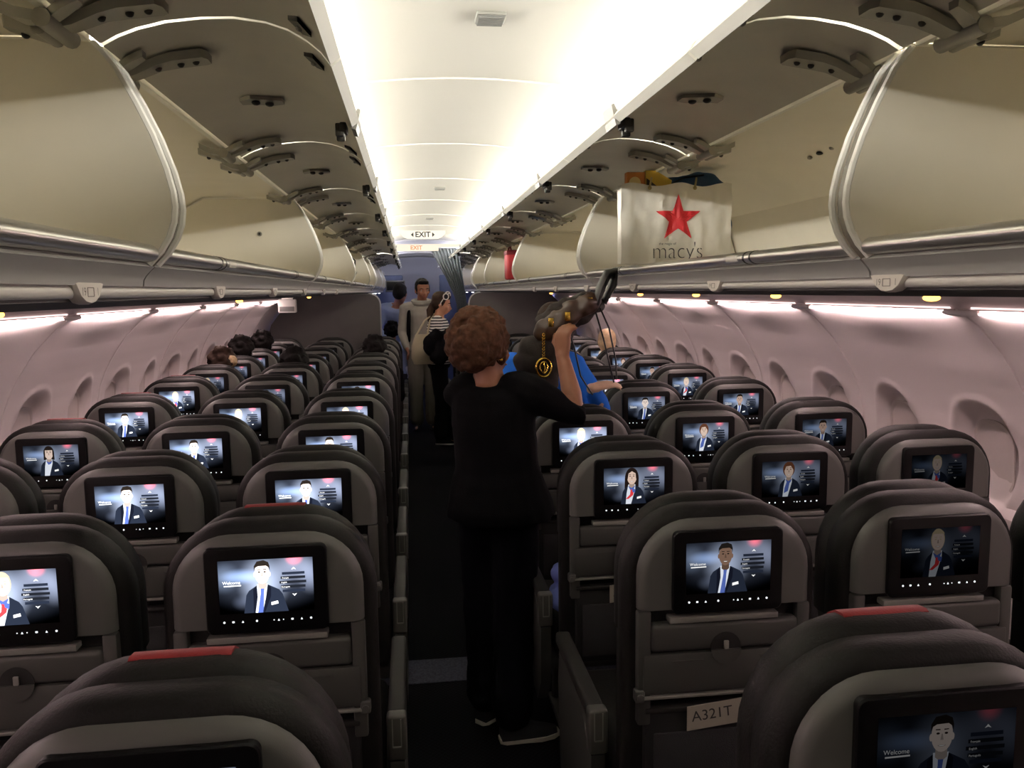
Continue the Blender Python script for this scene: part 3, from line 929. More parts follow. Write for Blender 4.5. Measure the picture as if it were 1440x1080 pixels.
def make_seat(sd, r, col):
    sg = -1 if sd == 'L' else 1
    kind, lv, red, dy = SEATS.get((sd, r, col), (KINDS[(r * 3 + col * 2 + (sg > 0)) % 7], 'mid', 0, 0.0))
    pl = ('%s of the aisle' % ('left' if sg < 0 else 'right'))
    red_t = ' and red top patch' if red else ''
    if (sd, r, col) == ('R', 1, 2): lab = 'dark leather window seat cut off by the right edge, second row'
    else:
        lab = 'grey %s seat %s, %s row, screen showing %s' % (COLN[col], pl, ROWW[r] if r else 'nearest', PIC[kind].replace('a ', '', 1))
        if len((lab + red_t).split()) <= 16: lab += red_t
    t = thing('airline_seat', ' '.join(lab.split()[:16]), 'seat', (sg * (.4907 + .508 * col), seat_y(sd, r) + dy, 0), 'airline seats in rows')
    for n in ('back_shell', 'lower_frame', 'tray_recess', 'shelf_lip', 'tray_edge', 'back_cushion', 'seat_cushion', 'literature_pocket', 'seat_frame'):
        part(n, SM[n], t)
    tr = part('tray_table', SM['tray_table'], t)
    part('tray_latch', SM['tray_latch'], tr)
    for dx in (-.15, .15):
        part('leg', SM['leg'], t).location = (dx, 0, 0)
    for dx in (-.193, .193):
        part('tray_hinge', SM['tray_hinge'], t).location = (dx, 0, 0)
    hd = part('headrest', SM['headrest'], t)
    if red: part('red_patch', SM['red_patch'], hd)
    bz = part('screen_bezel', SM['screen_bezel'], t)
    part('display', display(kind, lv), bz)
    part('touch_icons', SM['touch_icons'], bz)
    q = '_r' if sg < 0 else '_l'
    ar = part('armrest', SM['armrest' + q], t)
    part('end_cap', SM['end_cap' + q], ar)
    if col == 0: part('side_panel', SM['side_panel' + q], t)
    return t
for r in range(11):
    for sd in 'LR':
        for col in range(3):
            if r == 0 and col > 0: continue
            if (sd, r, col) == ('L', 1, 2): continue
            make_seat(sd, r, col)

# ------------------------------------------------------------------ people
SKIN = mat('skin_medium', c(196, 142, 112), 0.5, var=0.06, vscale=30)
SKIN_T = mat('skin_tan', c(150, 100, 76), 0.5, var=0.06, vscale=30)
SKIN_P = mat('skin_pale', c(226, 186, 160), 0.5, var=0.05, vscale=30)
HAIR_B = mat('hair_black', c(18, 15, 14), 0.75, bump=0.8, bscale=160, spec=0.12)
HAIR_BR = mat('hair_dark_brown', c(48, 34, 26), 0.7, spec=0.15, bump=0.8, bscale=160, var=0.25, vscale=40)
HAIR_CURL = mat('hair_brown_curls', c(74, 48, 34), 0.75, spec=0.15, bump=0.9, bscale=150, var=0.35, vscale=45)
HAIR_BL = mat('hair_blonde', c(214, 184, 144), 0.5, bump=0.6, bscale=160, var=0.2, vscale=40)
CL_BLACK = mat('cloth_black_knit', c(11, 11, 13), 0.95, spec=0.08, bump=0.5, bscale=350, var=0.15, vscale=20)
CL_TROUS = mat('cloth_navy_black', c(10, 10, 16), 0.95, spec=0.08, bump=0.4, bscale=350)
CL_BLUE = mat('cloth_bright_blue', c(44, 110, 214), 0.8, spec=0.08, bump=0.3, bscale=250)
CL_LBLUE = mat('cloth_pale_blue_shirt', c(150, 162, 196), 0.8, spec=0.08, bump=0.3, bscale=250)
CL_GREY = mat('cloth_grey_hoodie', c(156, 152, 144), 0.9, spec=0.08, bump=0.4, bscale=250, var=0.08)
CL_KHAKI = mat('cloth_grey_trousers', c(128, 122, 114), 0.9, spec=0.08, bump=0.4, bscale=250)
CL_WHITE = mat('cloth_white', c(226, 222, 214), 0.8, spec=0.08)
CL_DARK = mat('cloth_dark_grey', c(52, 52, 56), 0.9, spec=0.08)
SOLE = mat('shoe_white_sole', c(208, 202, 190), 0.7)
EYEW = mat('eye_white', c(170, 162, 154), 0.5)
EYED = mat('eye_dark', c(20, 14, 12), 0.2)
LIPS = mat('lips', c(150, 84, 76), 0.5)
def stripes_mat():
    M = bpy.data.materials.new('cloth_striped'); M.use_nodes = True
    nt = M.node_tree; b_ = nt.nodes['Principled BSDF']; b_.inputs['Roughness'].default_value = .85
    tc = nt.nodes.new('ShaderNodeTexCoord'); wv = nt.nodes.new('ShaderNodeTexWave')
    wv.bands_direction = 'Z'; wv.inputs['Scale'].default_value = 11.0; wv.inputs['Distortion'].default_value = 0.9
    cr = nt.nodes.new('ShaderNodeValToRGB'); cr.color_ramp.interpolation = 'CONSTANT'
    cr.color_ramp.elements[0].color = c(26, 26, 30); cr.color_ramp.elements[1].color = c(222, 218, 212); cr.color_ramp.elements[1].position = .45
    nt.links.new(tc.outputs['Object'], wv.inputs['Vector']); nt.links.new(wv.outputs['Fac'], cr.inputs['Fac']); nt.links.new(cr.outputs['Color'], b_.inputs['Base Color'])
    return M
CL_STRIPE = stripes_mat()

V3 = lambda p: Vector(p)
def lerp(a, b, t): return V3(a) + (V3(b) - V3(a)) * t

def torso(b, J, s, d=0.0, t0=0.0, t1=1.0, flare=0.0, loose=0.0):
    R = (V3(J['shR']) - V3(J['shL'])).normalized()
    sh = (V3(J['shR']) + V3(J['shL'])) / 2
    pel, nk = V3(J['pel']), V3(J['neck'])
    secs = [(-.10, .150, .105), (0, .170, .120), (.12, .168, .118), (.30, .142, .102), (.45, .136, .098), (.62, .150, .108), (.78, .165, .112), (.90, .158, .095), (.97, .105, .070), (1.04, .058, .055)]
    rings = []
    for t, rx, ry in secs:
        rx *= J.get('wide', 1.0)
        if loose and t < .8: rx, ry = max(rx, loose), max(ry, loose * .72)
        if t < t0 - .001 or t > t1 + .001: continue
        ctr = pel + (nk - pel) * t
        axis = (nk - pel).normalized()
        r_ = (R - axis * R.dot(axis)).normalized()
        f_ = axis.cross(r_)
        fl = 1 + flare * max(0, .3 - t)
        rings.append([ctr + r_ * (rx * s * fl + d) * math.cos(a) + f_ * (ry * s * fl + d) * math.sin(a) for a in [2 * math.pi * k / 20 for k in range(20)]])
    b.rings(rings)

def limb(b, pts, rads, d=0.0, t_end=1.0):
    b.capsule(pts, [r + d for r in rads], 12)

def hand(b, wrist, dirv, normal, side, curl, s=1.0):
    """palm, four unequal fingers bent at the knuckles towards -normal, thumb off the palm side"""
    w_, d_, n_ = V3(wrist), V3(dirv).normalized(), V3(normal)
    n_ = (n_ - d_ * n_.dot(d_)).normalized()
    lat = d_.cross(n_) * side
    for o in (-.030, -.011, .008, .027):
        b.capsule([w_ + lat * o * .6 * s, w_ + d_ * .045 * s + lat * o * .9 * s, w_ + d_ * .088 * s + lat * o * s], [.015 * s, .0145 * s, .012 * s], 8)
    for o, L, cm in ((-.032, .068, 1.0), (-.011, .078, .95), (.010, .074, 1.05), (.030, .056, 1.15)):
        p = w_ + d_ * .090 * s + lat * o * s
        dd = d_.copy()
        pts = [p.copy()]
        for fr in (.45, .30, .25):
            a = curl * cm
            dd = (dd * math.cos(a) - n_ * math.sin(a)).normalized()
            n_2 = n_
            p = p + dd * L * fr * s
            pts.append(p.copy())
        b.capsule(pts, [.0098 * s, .0090 * s, .0082 * s, .0070 * s], 8)
    t0_ = w_ + d_ * .030 * s - lat * .030 * s
    td = (d_ * .62 - lat * .70 - n_ * .25).normalized()
    td2 = (d_ * .85 - lat * .25 - n_ * .45 * min(1, curl + .3)).normalized()
    b.capsule([t0_ + lat * .01 * s, t0_ + td * .034 * s, t0_ + td * .034 * s + td2 * .030 * s, t0_ + td * .034 * s + td2 * .054 * s], [.014 * s, .011 * s, .0098 * s, .008 * s], 8)

def frame(face, upv=(0, 0, 1)):
    f = V3(face).normalized()
    r = f.cross(V3(upv)).normalized()
    u = r.cross(f)
    return r, f, u

def head(b, ctr, face, s=1.0, upv=(0, 0, 1)):
    r, f, u = frame(face, upv)
    ctr = V3(ctr)
    M = Matrix((r, f, u)).transposed()
    q = lambda x, y, z: ctr + (r * x + f * y + u * z) * s
    b.ball(q(0, -.012, .028), (.074 * s, .094 * s, .088 * s), M)
    b.ball(q(0, .022, -.030), (.060 * s, .066 * s, .078 * s), M)
    b.ball(q(0, .050, -.085), (.030 * s, .030 * s, .026 * s), M)
    b.capsule([q(-.045, .066, .012), q(0, .080, .018), q(.045, .066, .012)], [.012 * s, .013 * s, .012 * s], 8)
    b.capsule([q(0, .084, .008), q(0, .098, -.022), q(0, .106, -.036)], [.008 * s, .010 * s, .013 * s], 8)
    for k in (-1, 1):
        b.ball(q(k * .012, .094, -.040), (.009 * s, .012 * s, .008 * s), M, 8, 6)
        b.ball(q(k * .038, .062, -.028), (.022 * s, .022 * s, .024 * s), M, 10, 8)
        b.ball(q(k * .076, -.005, -.014), (.010 * s, .020 * s, .032 * s), M, 10, 8)
    b.capsule([q(-.022, .082, -.062), q(0, .092, -.060), q(.022, .082, -.062)], [.007 * s, .009 * s, .007 * s], 8)
    b.capsule([q(-.018, .082, -.072), q(0, .090, -.073), q(.018, .082, -.072)], [.006 * s, .009 * s, .006 * s], 8)

def eyes(parent, ctr, face, s=1.0, upv=(0, 0, 1)):
    r, f, u = frame(face, upv)
    q = lambda x, y, z: V3(ctr) + (r * x + f * y + u * z) * s
    for k in (-1, 1):
        b = B(); b.ball(q(k * .032, .074, -.004), .0085 * s, u=12, v=8); b.mi = 1; b.ball(q(k * .032, .0785, -.004), .0052 * s, u=10, v=6)
        b.build('eye', [EYEW, EYED], parent)
        b = B(); b.capsule([q(k * .016, .090, .018), q(k * .034, .088, .023), q(k * .050, .076, .017)], [.003 * s, .004 * s, .003 * s], 6)
        b.build('eyebrow', HAIR_B, parent)
    b = B(); b.capsule([q(-.022, .0895, -.066), q(0, .1000, -.066), q(.022, .0895, -.066)], [.003 * s, .0045 * s, .003 * s], 6)
    b.build('lips', LIPS, parent)

def hair_cap(ctr, face, s=1.0, m_=HAIR_B, parent=None, vol=1.0, back=0.0, long_=0.0, curls=0, name='hair', upv=(0, 0, 1), vox=.008):
    r, f, u = frame(face, upv)
    ctr = V3(ctr)
    M = Matrix((r, f, u)).transposed()
    q = lambda x, y, z: ctr + (r * x + f * y + u * z) * s
    b = B()
    b.ball(q(0, -.024, .044), (.082 * s * vol, .098 * s * vol, .086 * s * vol), M)
    b.ball(q(0, -.052, .0), (.076 * s * vol, .066 * s * vol, .085 * s * vol), M)
    for k in (-1, 1):
        b.ball(q(k * .062, -.012, .012), (.022 * s * vol, .045 * s * vol, .05 * s), M)
    b.ball(q(0, .042, .082), (.062 * s * vol, .040 * s * vol, .030 * s), M)
    if long_:
        b.capsule([q(-.03, -.075, -.02), q(-.035, -.085, -.02 - long_)], [.055 * s, .035 * s], 10)
        b.capsule([q(.03, -.075, -.02), q(.035, -.085, -.02 - long_)], [.055 * s, .035 * s], 10)
    if curls:
        rg = random.Random(3)
        for _ in range(curls):
            a, z = rg.uniform(0, 2 * math.pi), rg.uniform(-.75, 1)
            k = math.sqrt(1 - z * z)
            x, y = k * math.cos(a), k * math.sin(a)
            if y > .55 and z < .55: continue
            b.ball(q(x * .094 * vol, -.030 + y * .104 * vol, .028 + z * .108 * vol), rg.uniform(.014, .024) * s, u=8, v=6)
    return b.remesh(name, m_, vox, parent, smooth=2, disp=.005 if curls else .003, dscale=90 if curls else 50)

def person(label, base, J, face, skin=SKIN, s=1.0, shirt=None, sleeve=1.0, flare=0.0, trousers=None, shoes=None, hair=None, hands=None, faced=False, vox=.0075, shirt_name='shirt', group=None, upv=(0, 0, 1), headonly=False):
    """J holds world joints; the body is one continuous surface, clothes and hair are its children"""
    t = thing('person', label, 'person', base, group)
    off = V3(base)
    J = {k: (V3(v) - off if isinstance(v, tuple) else v) for k, v in J.items()}
    b = B()
    torso(b, J, s)
    b.capsule([J['neck'] - V3((0, 0, .02)), lerp(J['neck'], J['head'], .75)], [.055 * s, .050 * s], 12)
    head(b, J['head'], face, s, upv)
    arm_r, leg_r = [.047 * s, .044 * s, .036 * s, .024 * s], [.085 * s, .075 * s, .052 * s, .050 * s, .034 * s]
    for q in 'LR':
        sh, el, wr = J['sh' + q], J['el' + q], J['wr' + q]
        b.capsule([lerp(sh, J['neck'], .35), sh], [.060 * s, .058 * s], 10)
        b.capsule([sh, lerp(sh, el, .5), el, lerp(el, wr, .35), wr], [.056 * s, .047 * s, .038 * s, .037 * s, .025 * s], 12)
        hd = (hands or {}).get(q, ((wr - el), (1, 0, 0), .35))
        hand(b, wr, hd[0], hd[1], 1 if q == 'R' else -1, hd[2], s * .92)
        hip, kn, an = J['hip' + q], J['kn' + q], J['an' + q]
        b.capsule([hip, lerp(hip, kn, .5), kn, lerp(kn, an, .35), an], [.086 * s, .074 * s, .054 * s, .052 * s, .036 * s], 12)
        toe = J['toe' + q]
        b.capsule([an - V3((0, 0, .03)), lerp(an, toe, .6) - V3((0, 0, .025)), toe], [.030 * s, .028 * s, .016 * s], 10)
    b.remesh('body', skin, vox, t, smooth=3)
    if shirt:
        b = B(); torso(b, J, s, .012, -.10 if flare else -.02, .97, flare, J.get('loose', 0))
        for q in 'LR':
            sh, el, wr = J['sh' + q], J['el' + q], J['wr' + q]
            b.capsule([lerp(sh, J['neck'], .35), sh], [.068 * s, .070 * s], 10)
            if sleeve <= 1: b.capsule([sh, lerp(sh, el, .5), lerp(sh, el, sleeve)], [.068 * s, .060 * s, .056 * s], 12)
            else: b.capsule([sh, lerp(sh, el, .5), el, lerp(el, wr, sleeve - 1)], [.066 * s, .058 * s, .050 * s, .040 * s], 12)
        b.remesh(shirt_name, shirt, max(vox, .008), t, smooth=3, disp=.006, dscale=14)
    if trousers:
        b = B(); torso(b, J, s, .008, -.10, .2)
        for q in 'LR':
            hip, kn, an = J['hip' + q], J['kn' + q], J['an' + q]
            b.capsule([hip, lerp(hip, kn, .5), kn, lerp(kn, an, .5), lerp(kn, an, .92)], [.096 * s, .088 * s, .078 * s, .076 * s, .078 * s], 12)
        b.remesh('trousers', trousers, .010, t, smooth=3, disp=.006, dscale=14)
    if shoes:
        for q in 'LR':
            an, toe = J['an' + q], J['toe' + q]
            d_ = (toe - an); d_.z = 0; d_.normalize(); l_ = V3((-d_.y, d_.x, 0))
            out = []
            for a, wd in ((-.05, .018), (-.03, .032), (.03, .036), (.10, .044), (.15, .036), (.178, .016)):
                out.append((a, wd))
            loop = [an + d_ * a * s + l_ * wd for a, wd in out] + [an + d_ * a * s - l_ * wd for a, wd in out[::-1]]
            zb = off.z * 0
            g = B(); g.rings([[V3((p.x, p.y, zz - off.z)) for p in loop] for zz in (.004, .018)])
            so = g.build('shoe', shoes[1], t)
            g = B()
            top = [(-.045, .030, .085), (0, .034, .085), (.06, .036, .068), (.12, .036, .048), (.165, .022, .036)]
            g.rings([[an + d_ * a * s + l_ * wd * math.cos(k * math.pi / 6) + V3((0, 0, (.018 - off.z - an.z) + (hh - .018) * max(0, math.sin(k * math.pi / 6)))) for k in range(12)] for a, wd, hh in top])
            g.build('upper', shoes[0], so)
    if hair:
        h = dict(hair); nm = h.pop('m_', HAIR_B)
        hair_cap(J['head'], face, s, nm, t, upv=upv, **h)
    if faced: eyes(t, J['head'], face, s, upv)
    return t, J, off

# the woman lifting her bag in the aisle
JW = dict(wide=.88, loose=.145, pel=(.115, 2.79, .84), neck=(.088, 2.765, 1.275), head=(.068, 2.775, 1.385), shR=(.215, 2.70, 1.235), shL=(-.005, 2.83, 1.225),
          elR=(.375, 2.70, 1.155), wrR=(.345, 2.80, 1.350), elL=(.110, 2.99, 1.070), wrL=(.275, 2.98, 1.185),
          hipR=(.165, 2.765, .80), hipL=(.060, 2.825, .80), knR=(.155, 2.745, .44), knL=(.060, 2.83, .44), anR=(.140, 2.70, .085), anL=(.065, 2.85, .085), toeR=(.262, 2.715, .03), toeL=(.170, 2.95, .03))
t, J, off = person('woman with short curly brown hair in black, standing in the aisle lifting a bag', (.15, 2.79, 0), JW, (.78, .62, .02), SKIN_T, .96, CL_BLACK, 1.06, .9, CL_TROUS,
       (CL_DARK, SOLE), dict(m_=HAIR_CURL, vol=1.0, curls=380, vox=.0055), dict(R=((.05, .05, .95), (-.75, -.65, 0), .8), L=((.35, .10, .85), (-.5, .2, -.8), .5)), True, .0075, 'top')
b = B()
b.ball(V3(J['head']) + V3((.052, -.068, -.035)), .006, u=8, v=6)
b.build('earring', mat('gold', c(214, 178, 84), .25, 1.0), t)

# her dark brown bag with gold fittings, held up at shoulder height
GOLD = mat('gold', c(222, 190, 96), .4, 0.7)
BAGM = mat('bag_brown_leather', c(62, 44, 34), 0.35, bump=0.5, bscale=60, var=0.3, vscale=16)
BAGD = mat('bag_dark_suede', c(34, 25, 21), 0.85, bump=0.8, bscale=140, var=0.3, vscale=25)
STRAPM = mat('bag_strap_black', c(22, 19, 18), 0.5)
t = thing('handbag', 'dark brown slouchy handbag with gold charm and long straps, held up by the woman', 'bag', (.33, 2.93, 1.22))
g = B()
ax = V3((.56, -.02, .83)).normalized()
for k, (x, z, rx, rz) in enumerate(((.30, 1.255, .060, .05), (.285, 1.315, .098, .065), (.300, 1.365, .100, .06), (.335, 1.415, .070, .05), (.35, 1.455, .085, .055), (.40, 1.495, .095, .055), (.455, 1.525, .075, .045))):
    g.ball((x - .33, .0, z - 1.22), (rx, .060, rz))
g.remesh('bag_body', BAGD, .007, t, smooth=4, disp=.012, dscale=22)
g = B()
for x, z, rx, rz in ((.325, 1.445, .075, .045), (.385, 1.490, .085, .045), (.450, 1.525, .060, .040)):
    g.ball((x - .33, -.030, z - 1.22), (rx, .045, rz), Matrix.Rotation(-.5, 3, 'Y'))
g.remesh('flap', BAGM, .007, t, smooth=3, disp=.010, dscale=30)
g = B(); g.tube([(.09, -.035, .28), (.155, -.04, .31), (.175, -.04, .37), (.200, -.035, .415), (.225, -.03, .425), (.225, -.02, .38), (.19, -.01, .31)], [.020, .026, .028, .028, .022, .020, .018], 10, flat=.6)
g.build('handle', STRAPM, t)
for pts in ([(.15, -.03, .30), (.185, -.035, .18), (.215, -.03, .06), (.225, -.03, .02)], [(.165, -.03, .31), (.205, -.035, .22), (.232, -.03, .10), (.235, -.03, .03)], [(.03, -.05, .27), (.07, -.06, .16), (.095, -.055, .05), (.14, -.05, -.02)]):
    g = B(); g.tube(pts, [.006] * len(pts), 6, flat=.5)
    g.build('strap', STRAPM, t)
for p in ((-.015, -.075, .245), (.045, -.075, .265), (.128, -.066, .315)):
    g = B(); g.box(p[0] - .010, p[0] + .010, p[1] - .004, p[1] + .004, p[2] - .016, p[2] + .016, .003)
    g.build('buckle', GOLD, t)
cx, cz, cy = -.042, .085, -.074
ch = thing('bag_charm', 'x', 'x')
bpy.data.objects.remove(ch)
g = B()
for k in range(9):
    z = cz + .036 + k * .010
    g.tube([(cx + .004 * math.cos(a), cy + (.004 * math.sin(a) if k % 2 else 0), z + (.006 * math.sin(a) if not k % 2 else .006 * math.cos(a) * 0 + .004 * math.sin(a))) for a in [i * math.pi / 4 for i in range(9)]], .0016, 6)
chn = g.build('charm_chain', GOLD, t)
g = B()
g.tube([(cx + .027 * math.cos(a), cy, cz + .033 * math.sin(a)) for a in [i * math.pi / 10 for i in range(21)]], .0042, 8)
g.tube([(cx + .014 * math.cos(a), cy, cz + .020 * math.sin(a)) for a in [i * math.pi / 8 for i in range(17)]], .003, 6)
g.tube([(cx, cy, cz - .02), (cx + .004, cy, cz), (cx - .003, cy, cz + .02)], .003, 6)
g.build('charm', GOLD, chn)

# person in bright blue behind the bag, reaching to the right
JB = dict(pel=(.36, 3.84, .88), neck=(.39, 3.60, 1.27), head=(.455, 3.56, 1.40), shR=(.535, 3.60, 1.24), shL=(.225, 3.62, 1.23), elR=(.64, 3.47, 1.06), wrR=(.575, 3.36, 1.165), elL=(.17, 3.50, 1.00), wrL=(.22, 3.36, 1.02),
          hipR=(.44, 3.86, .83), hipL=(.29, 3.86, .83), knR=(.44, 3.86, .46), knL=(.29, 3.86, .46), anR=(.44, 3.88, .085), anL=(.29, 3.88, .085), toeR=(.44, 3.74, .03), toeL=(.29, 3.74, .03))
person('person in a bright blue top standing behind the lifted handbag', (.36, 3.84, 0), JB, (.15, -1, -.25), SKIN_P, .96, CL_BLUE, 1.8, 0, CL_DARK, (CL_DARK, CL_DARK), dict(m_=HAIR_BR), dict(R=((.75, .1, .12), (0, -.3, 1), .25)), True, .009)

# man in the grey hoodie, facing the camera at the far end of the aisle
JH = dict(pel=(-.04, 9.35, .92), neck=(-.045, 9.33, 1.435), head=(-.03, 9.29, 1.60), shR=(-.225, 9.32, 1.385), shL=(.135, 9.34, 1.385), elR=(-.27, 9.28, 1.12), wrR=(-.22, 9.12, .95), elL=(.17, 9.28, 1.12), wrL=(.13, 9.10, .98),
          hipR=(-.13, 9.35, .87), hipL=(.05, 9.35, .87), knR=(-.13, 9.31, .48), knL=(.05, 9.33, .48), anR=(-.13, 9.35, .085), anL=(.05, 9.36, .085), toeR=(-.14, 9.19, .03), toeL=(.06, 9.20, .03))
t, J, off = person('man in a grey hoodie facing the camera at the aisle end', (-.04, 9.35, 0), JH, (.25, -1, -.12), SKIN_T, 1.04, CL_GREY, 1.9, 0, CL_KHAKI, (CL_DARK, CL_DARK), dict(m_=HAIR_B, vol=.95), None, True, .009, shirt_name='hoodie')
g = B(); g.tube([V3(J['neck']) + V3((.09 * math.cos(a), .085 * math.sin(a) + .01, .025 + .015 * math.sin(a))) for a in [i * math.pi / 10 for i in range(21)]], .034, 8)
g.build('hood', CL_GREY, t)
bk = thing('backpack', 'black backpack worn by the man in the grey hoodie', 'bag', (-.05, 9.50, 1.1))
g = B(); g.box(-.16, .16, -.02, .13, -.20, .24, .06, 4); g.build('pack', CL_BLACK, bk)
for s_ in (-1, 1):
    g = B(); g.tube([(s_ * .12, .0, .22), (s_ * .125, -.10, .335), (s_ * .135, -.235, .29), (s_ * .145, -.285, .12), (s_ * .15, -.26, -.06), (s_ * .16, -.10, -.14), (s_ * .15, .0, -.16)], .022, 8, flat=.4)
    g.build('shoulder_strap', CL_BLACK, bk)

# girl in the striped top with white sunglasses on her head
JG = dict(pel=(.105, 8.42, .84), neck=(.110, 8.42, 1.315), head=(.150, 8.40, 1.455), shR=(.085, 8.26, 1.26), shL=(.125, 8.58, 1.26), elR=(.06, 8.22, 1.02), wrR=(.20, 8.16, .98), elL=(.15, 8.60, 1.02), wrL=(.28, 8.52, 1.0),
          hipR=(.10, 8.35, .80), hipL=(.11, 8.50, .80), knR=(.13, 8.36, .44), knL=(.13, 8.50, .44), anR=(.10, 8.36, .085), anL=(.16, 8.52, .085), toeR=(.24, 8.33, .03), toeL=(.30, 8.50, .03))
t, J, off = person('girl in a striped top and dark trousers facing right, white sunglasses on her head', (.105, 8.42, 0), JG, (.95, -.18, -.22), SKIN, .95, CL_STRIPE, 1.1, 0, CL_BLACK, (CL_BLACK, SOLE), dict(m_=HAIR_BR), None, True, .009)
g = B(); hp = V3(J['head'])
g.capsule([hp + V3((-.09, .02, -.01)), hp + V3((-.125, .02, -.07)), hp + V3((-.12, .0, -.17)), hp + V3((-.09, -.02, -.24))], [.035, .038, .032, .015], 10)
g.build('ponytail', HAIR_BR, t)
sg_ = thing('sunglasses', 'white round sunglasses pushed up on the striped girl\'s hair', 'sunglasses', (.165, 8.36, 1.515))
for k, (dx, dy, dz) in enumerate(((.022, -.062, .010), (.045, .03, .028))):
    g = B(); g.tube([(dx + .027 * math.cos(a), dy - .006 + .012 * math.cos(a), dz + .030 * math.sin(a)) for a in [i * math.pi / 8 for i in range(17)]], .0058, 8)
    rm = g.build('rim', CL_WHITE, sg_)
    g = B(); g.rings([[(dx + .024 * math.cos(a), dy - .006 + .011 * math.cos(a) + e, dz + .027 * math.sin(a)) for a in [i * math.pi / 8 for i in range(16)]] for e in (-.001, .001)])
    g.build('lens', BLACKG, rm)
g = B(); g.tube([(.045, -.02, .035), (.055, .0, .042), (.06, .02, .040)], .005, 6); g.build('bridge', CL_WHITE, sg_)
g = B(); g.tube([(.0, -.070, -.006), (-.03, -.062, -.05), (-.035, -.05, -.075)], .005, 6); g.build('temple', CL_WHITE, sg_)
t = thing('jacket', 'black jacket bundled over the arm of the girl in the striped top', 'jacket', (.10, 8.12, 1.05))
g = B()
for p, r in (((-.02, .02, .07), (.10, .07, .09)), ((.05, .0, -.02), (.12, .07, .10)), ((.0, .0, -.12), (.09, .06, .10)), ((-.09, .02, .0), (.06, .06, .10)), ((.09, .0, .10), (.05, .05, .05))):
    g.ball(p, r)
g.remesh('cloth', CL_BLACK, .012, t, smooth=2, disp=.03, dscale=13)
t = thing('tote_bag', 'beige cloth tote bag hanging at the hip of the girl in stripes', 'bag', (-.06, 8.28, .95))
g = B()
prof = [(-.10, -.10, .035), (-.125, -.04, .06), (-.12, .08, .055), (-.08, .20, .03)]
g.rings([[(math.copysign(abs(math.cos(a)) ** .6, math.cos(a)) * -w_ + .01, math.sin(a) * dp, z) for a in [2 * math.pi * k / 20 for k in range(20)]] for w_, z, dp in prof])
g.build('bag', mat('tote_canvas', c(188, 176, 150), .9, bump=.4, bscale=200), t)
g = B(); g.tube([(-.06, 0, .19), (.03, .05, .34), (.13, .14, .40), (.08, .05, .33), (.05, 0, .19)], .010, 6); g.build('strap', mat('tote_canvas', c(188, 176, 150)), t)

# man in the pale blue shirt stooping past the partition
JP = dict(pel=(-.42, 10.75, .95), neck=(-.33, 10.45, 1.42), head=(-.29, 10.38, 1.555), shR=(-.19, 10.50, 1.38), shL=(-.52, 10.50, 1.36), elR=(-.15, 10.38, 1.10), wrR=(-.12, 10.25, .92), elL=(-.58, 10.40, 1.12), wrL=(-.50, 10.25, 1.0),
          hipR=(-.34, 10.76, .9), hipL=(-.50, 10.76, .9), knR=(-.34, 10.72, .5), knL=(-.50, 10.72, .5), anR=(-.34, 10.76, .085), anL=(-.50, 10.76, .085), toeR=(-.33, 10.92, .03), toeL=(-.5, 10.92, .03))
person('man in a pale blue shirt with his back turned beside the left partition', (-.42, 10.7, 0), JP, (.35, .9, -.25), SKIN_T, 1.05, CL_LBLUE, 1.9, 0, CL_DARK, (CL_DARK, CL_DARK), dict(m_=HAIR_B), None, False, .010)
def seated(label, x, y, zt, hair, skin=SKIN, shirt=CL_DARK, s=.92, face=(0, 1, 0), bun=None):
    z0 = zt - .13 * s - .45 * s * 1.05 - .155
    P_ = lambda dx, dy, dz: (x + dx, y + dy, dz)
    J = dict(pel=P_(0, .02, .58), neck=P_(0, .02, zt - .285 * s), head=P_(0, .05, zt - .128 * s), shR=P_(.165, .03, zt - .335 * s), shL=P_(-.165, .03, zt - .335 * s), elR=P_(.19, .08, .72), wrR=P_(.13, .28, .66), elL=P_(-.19, .08, .72), wrL=P_(-.13, .28, .66),
             hipR=P_(.085, .05, .56), hipL=P_(-.085, .05, .56), knR=P_(.10, .40, .56), knL=P_(-.10, .40, .56), anR=P_(.10, .42, .10), anL=P_(-.10, .42, .10), toeR=P_(.10, .56, .04), toeL=P_(-.10, .56, .04))
    t, J, off = person(label, (x, y, 0), J, face, skin, s, shirt, 1.0, 0, CL_DARK, None, dict(hair, curls=0 if hair['m_'] is HAIR_BL else 90, vox=.010), None, False, .016)
    if bun:
        g = B(); g.ball(V3(J['head']) + V3(bun), (.045, .04, .042)); g.remesh('hair_bun', HAIR_BL, .008, t, smooth=2, disp=.006, dscale=60)
    return t
WX, MX, AX = .4907 + 1.016, .4907 + .508, .4907
seated('seated passenger with black hair beyond the left window seats, nearer of two', -WX + .0, 6.62, 1.245, dict(m_=HAIR_B), shirt=CL_DARK)
seated('seated passenger with short black hair, farthest left by the window', -WX + .02, 7.45, 1.245, dict(m_=HAIR_B), SKIN_T)
seated('seated passenger with dark hair and a blonde bun by the left window', -WX + .02, 5.86, 1.205, dict(m_=HAIR_BR), SKIN_P, CL_BLACK, bun=(.065, -.06, .03))
seated('seated dark-haired passenger in a left middle seat', -MX + .01, 5.80, 1.20, dict(m_=HAIR_B), SKIN_T)
seated('seated dark-haired passenger in a left aisle seat', -AX + .02, 6.68, 1.225, dict(m_=HAIR_B), SKIN_T, CL_BLACK)
seated('seated passenger with pale blond hair by the right window', WX - .06, 6.62, 1.255, dict(m_=HAIR_BL), SKIN_P, CL_WHITE)
seated('seated dark-haired passenger just past the left partition', -.40, 9.95, 1.22, dict(m_=HAIR_B), SKIN_T, CL_LBLUE)
seated('seated dark-haired passenger showing over the right partition edge', .62, 10.2, 1.46, dict(m_=HAIR_B), SKIN_T, CL_DARK)

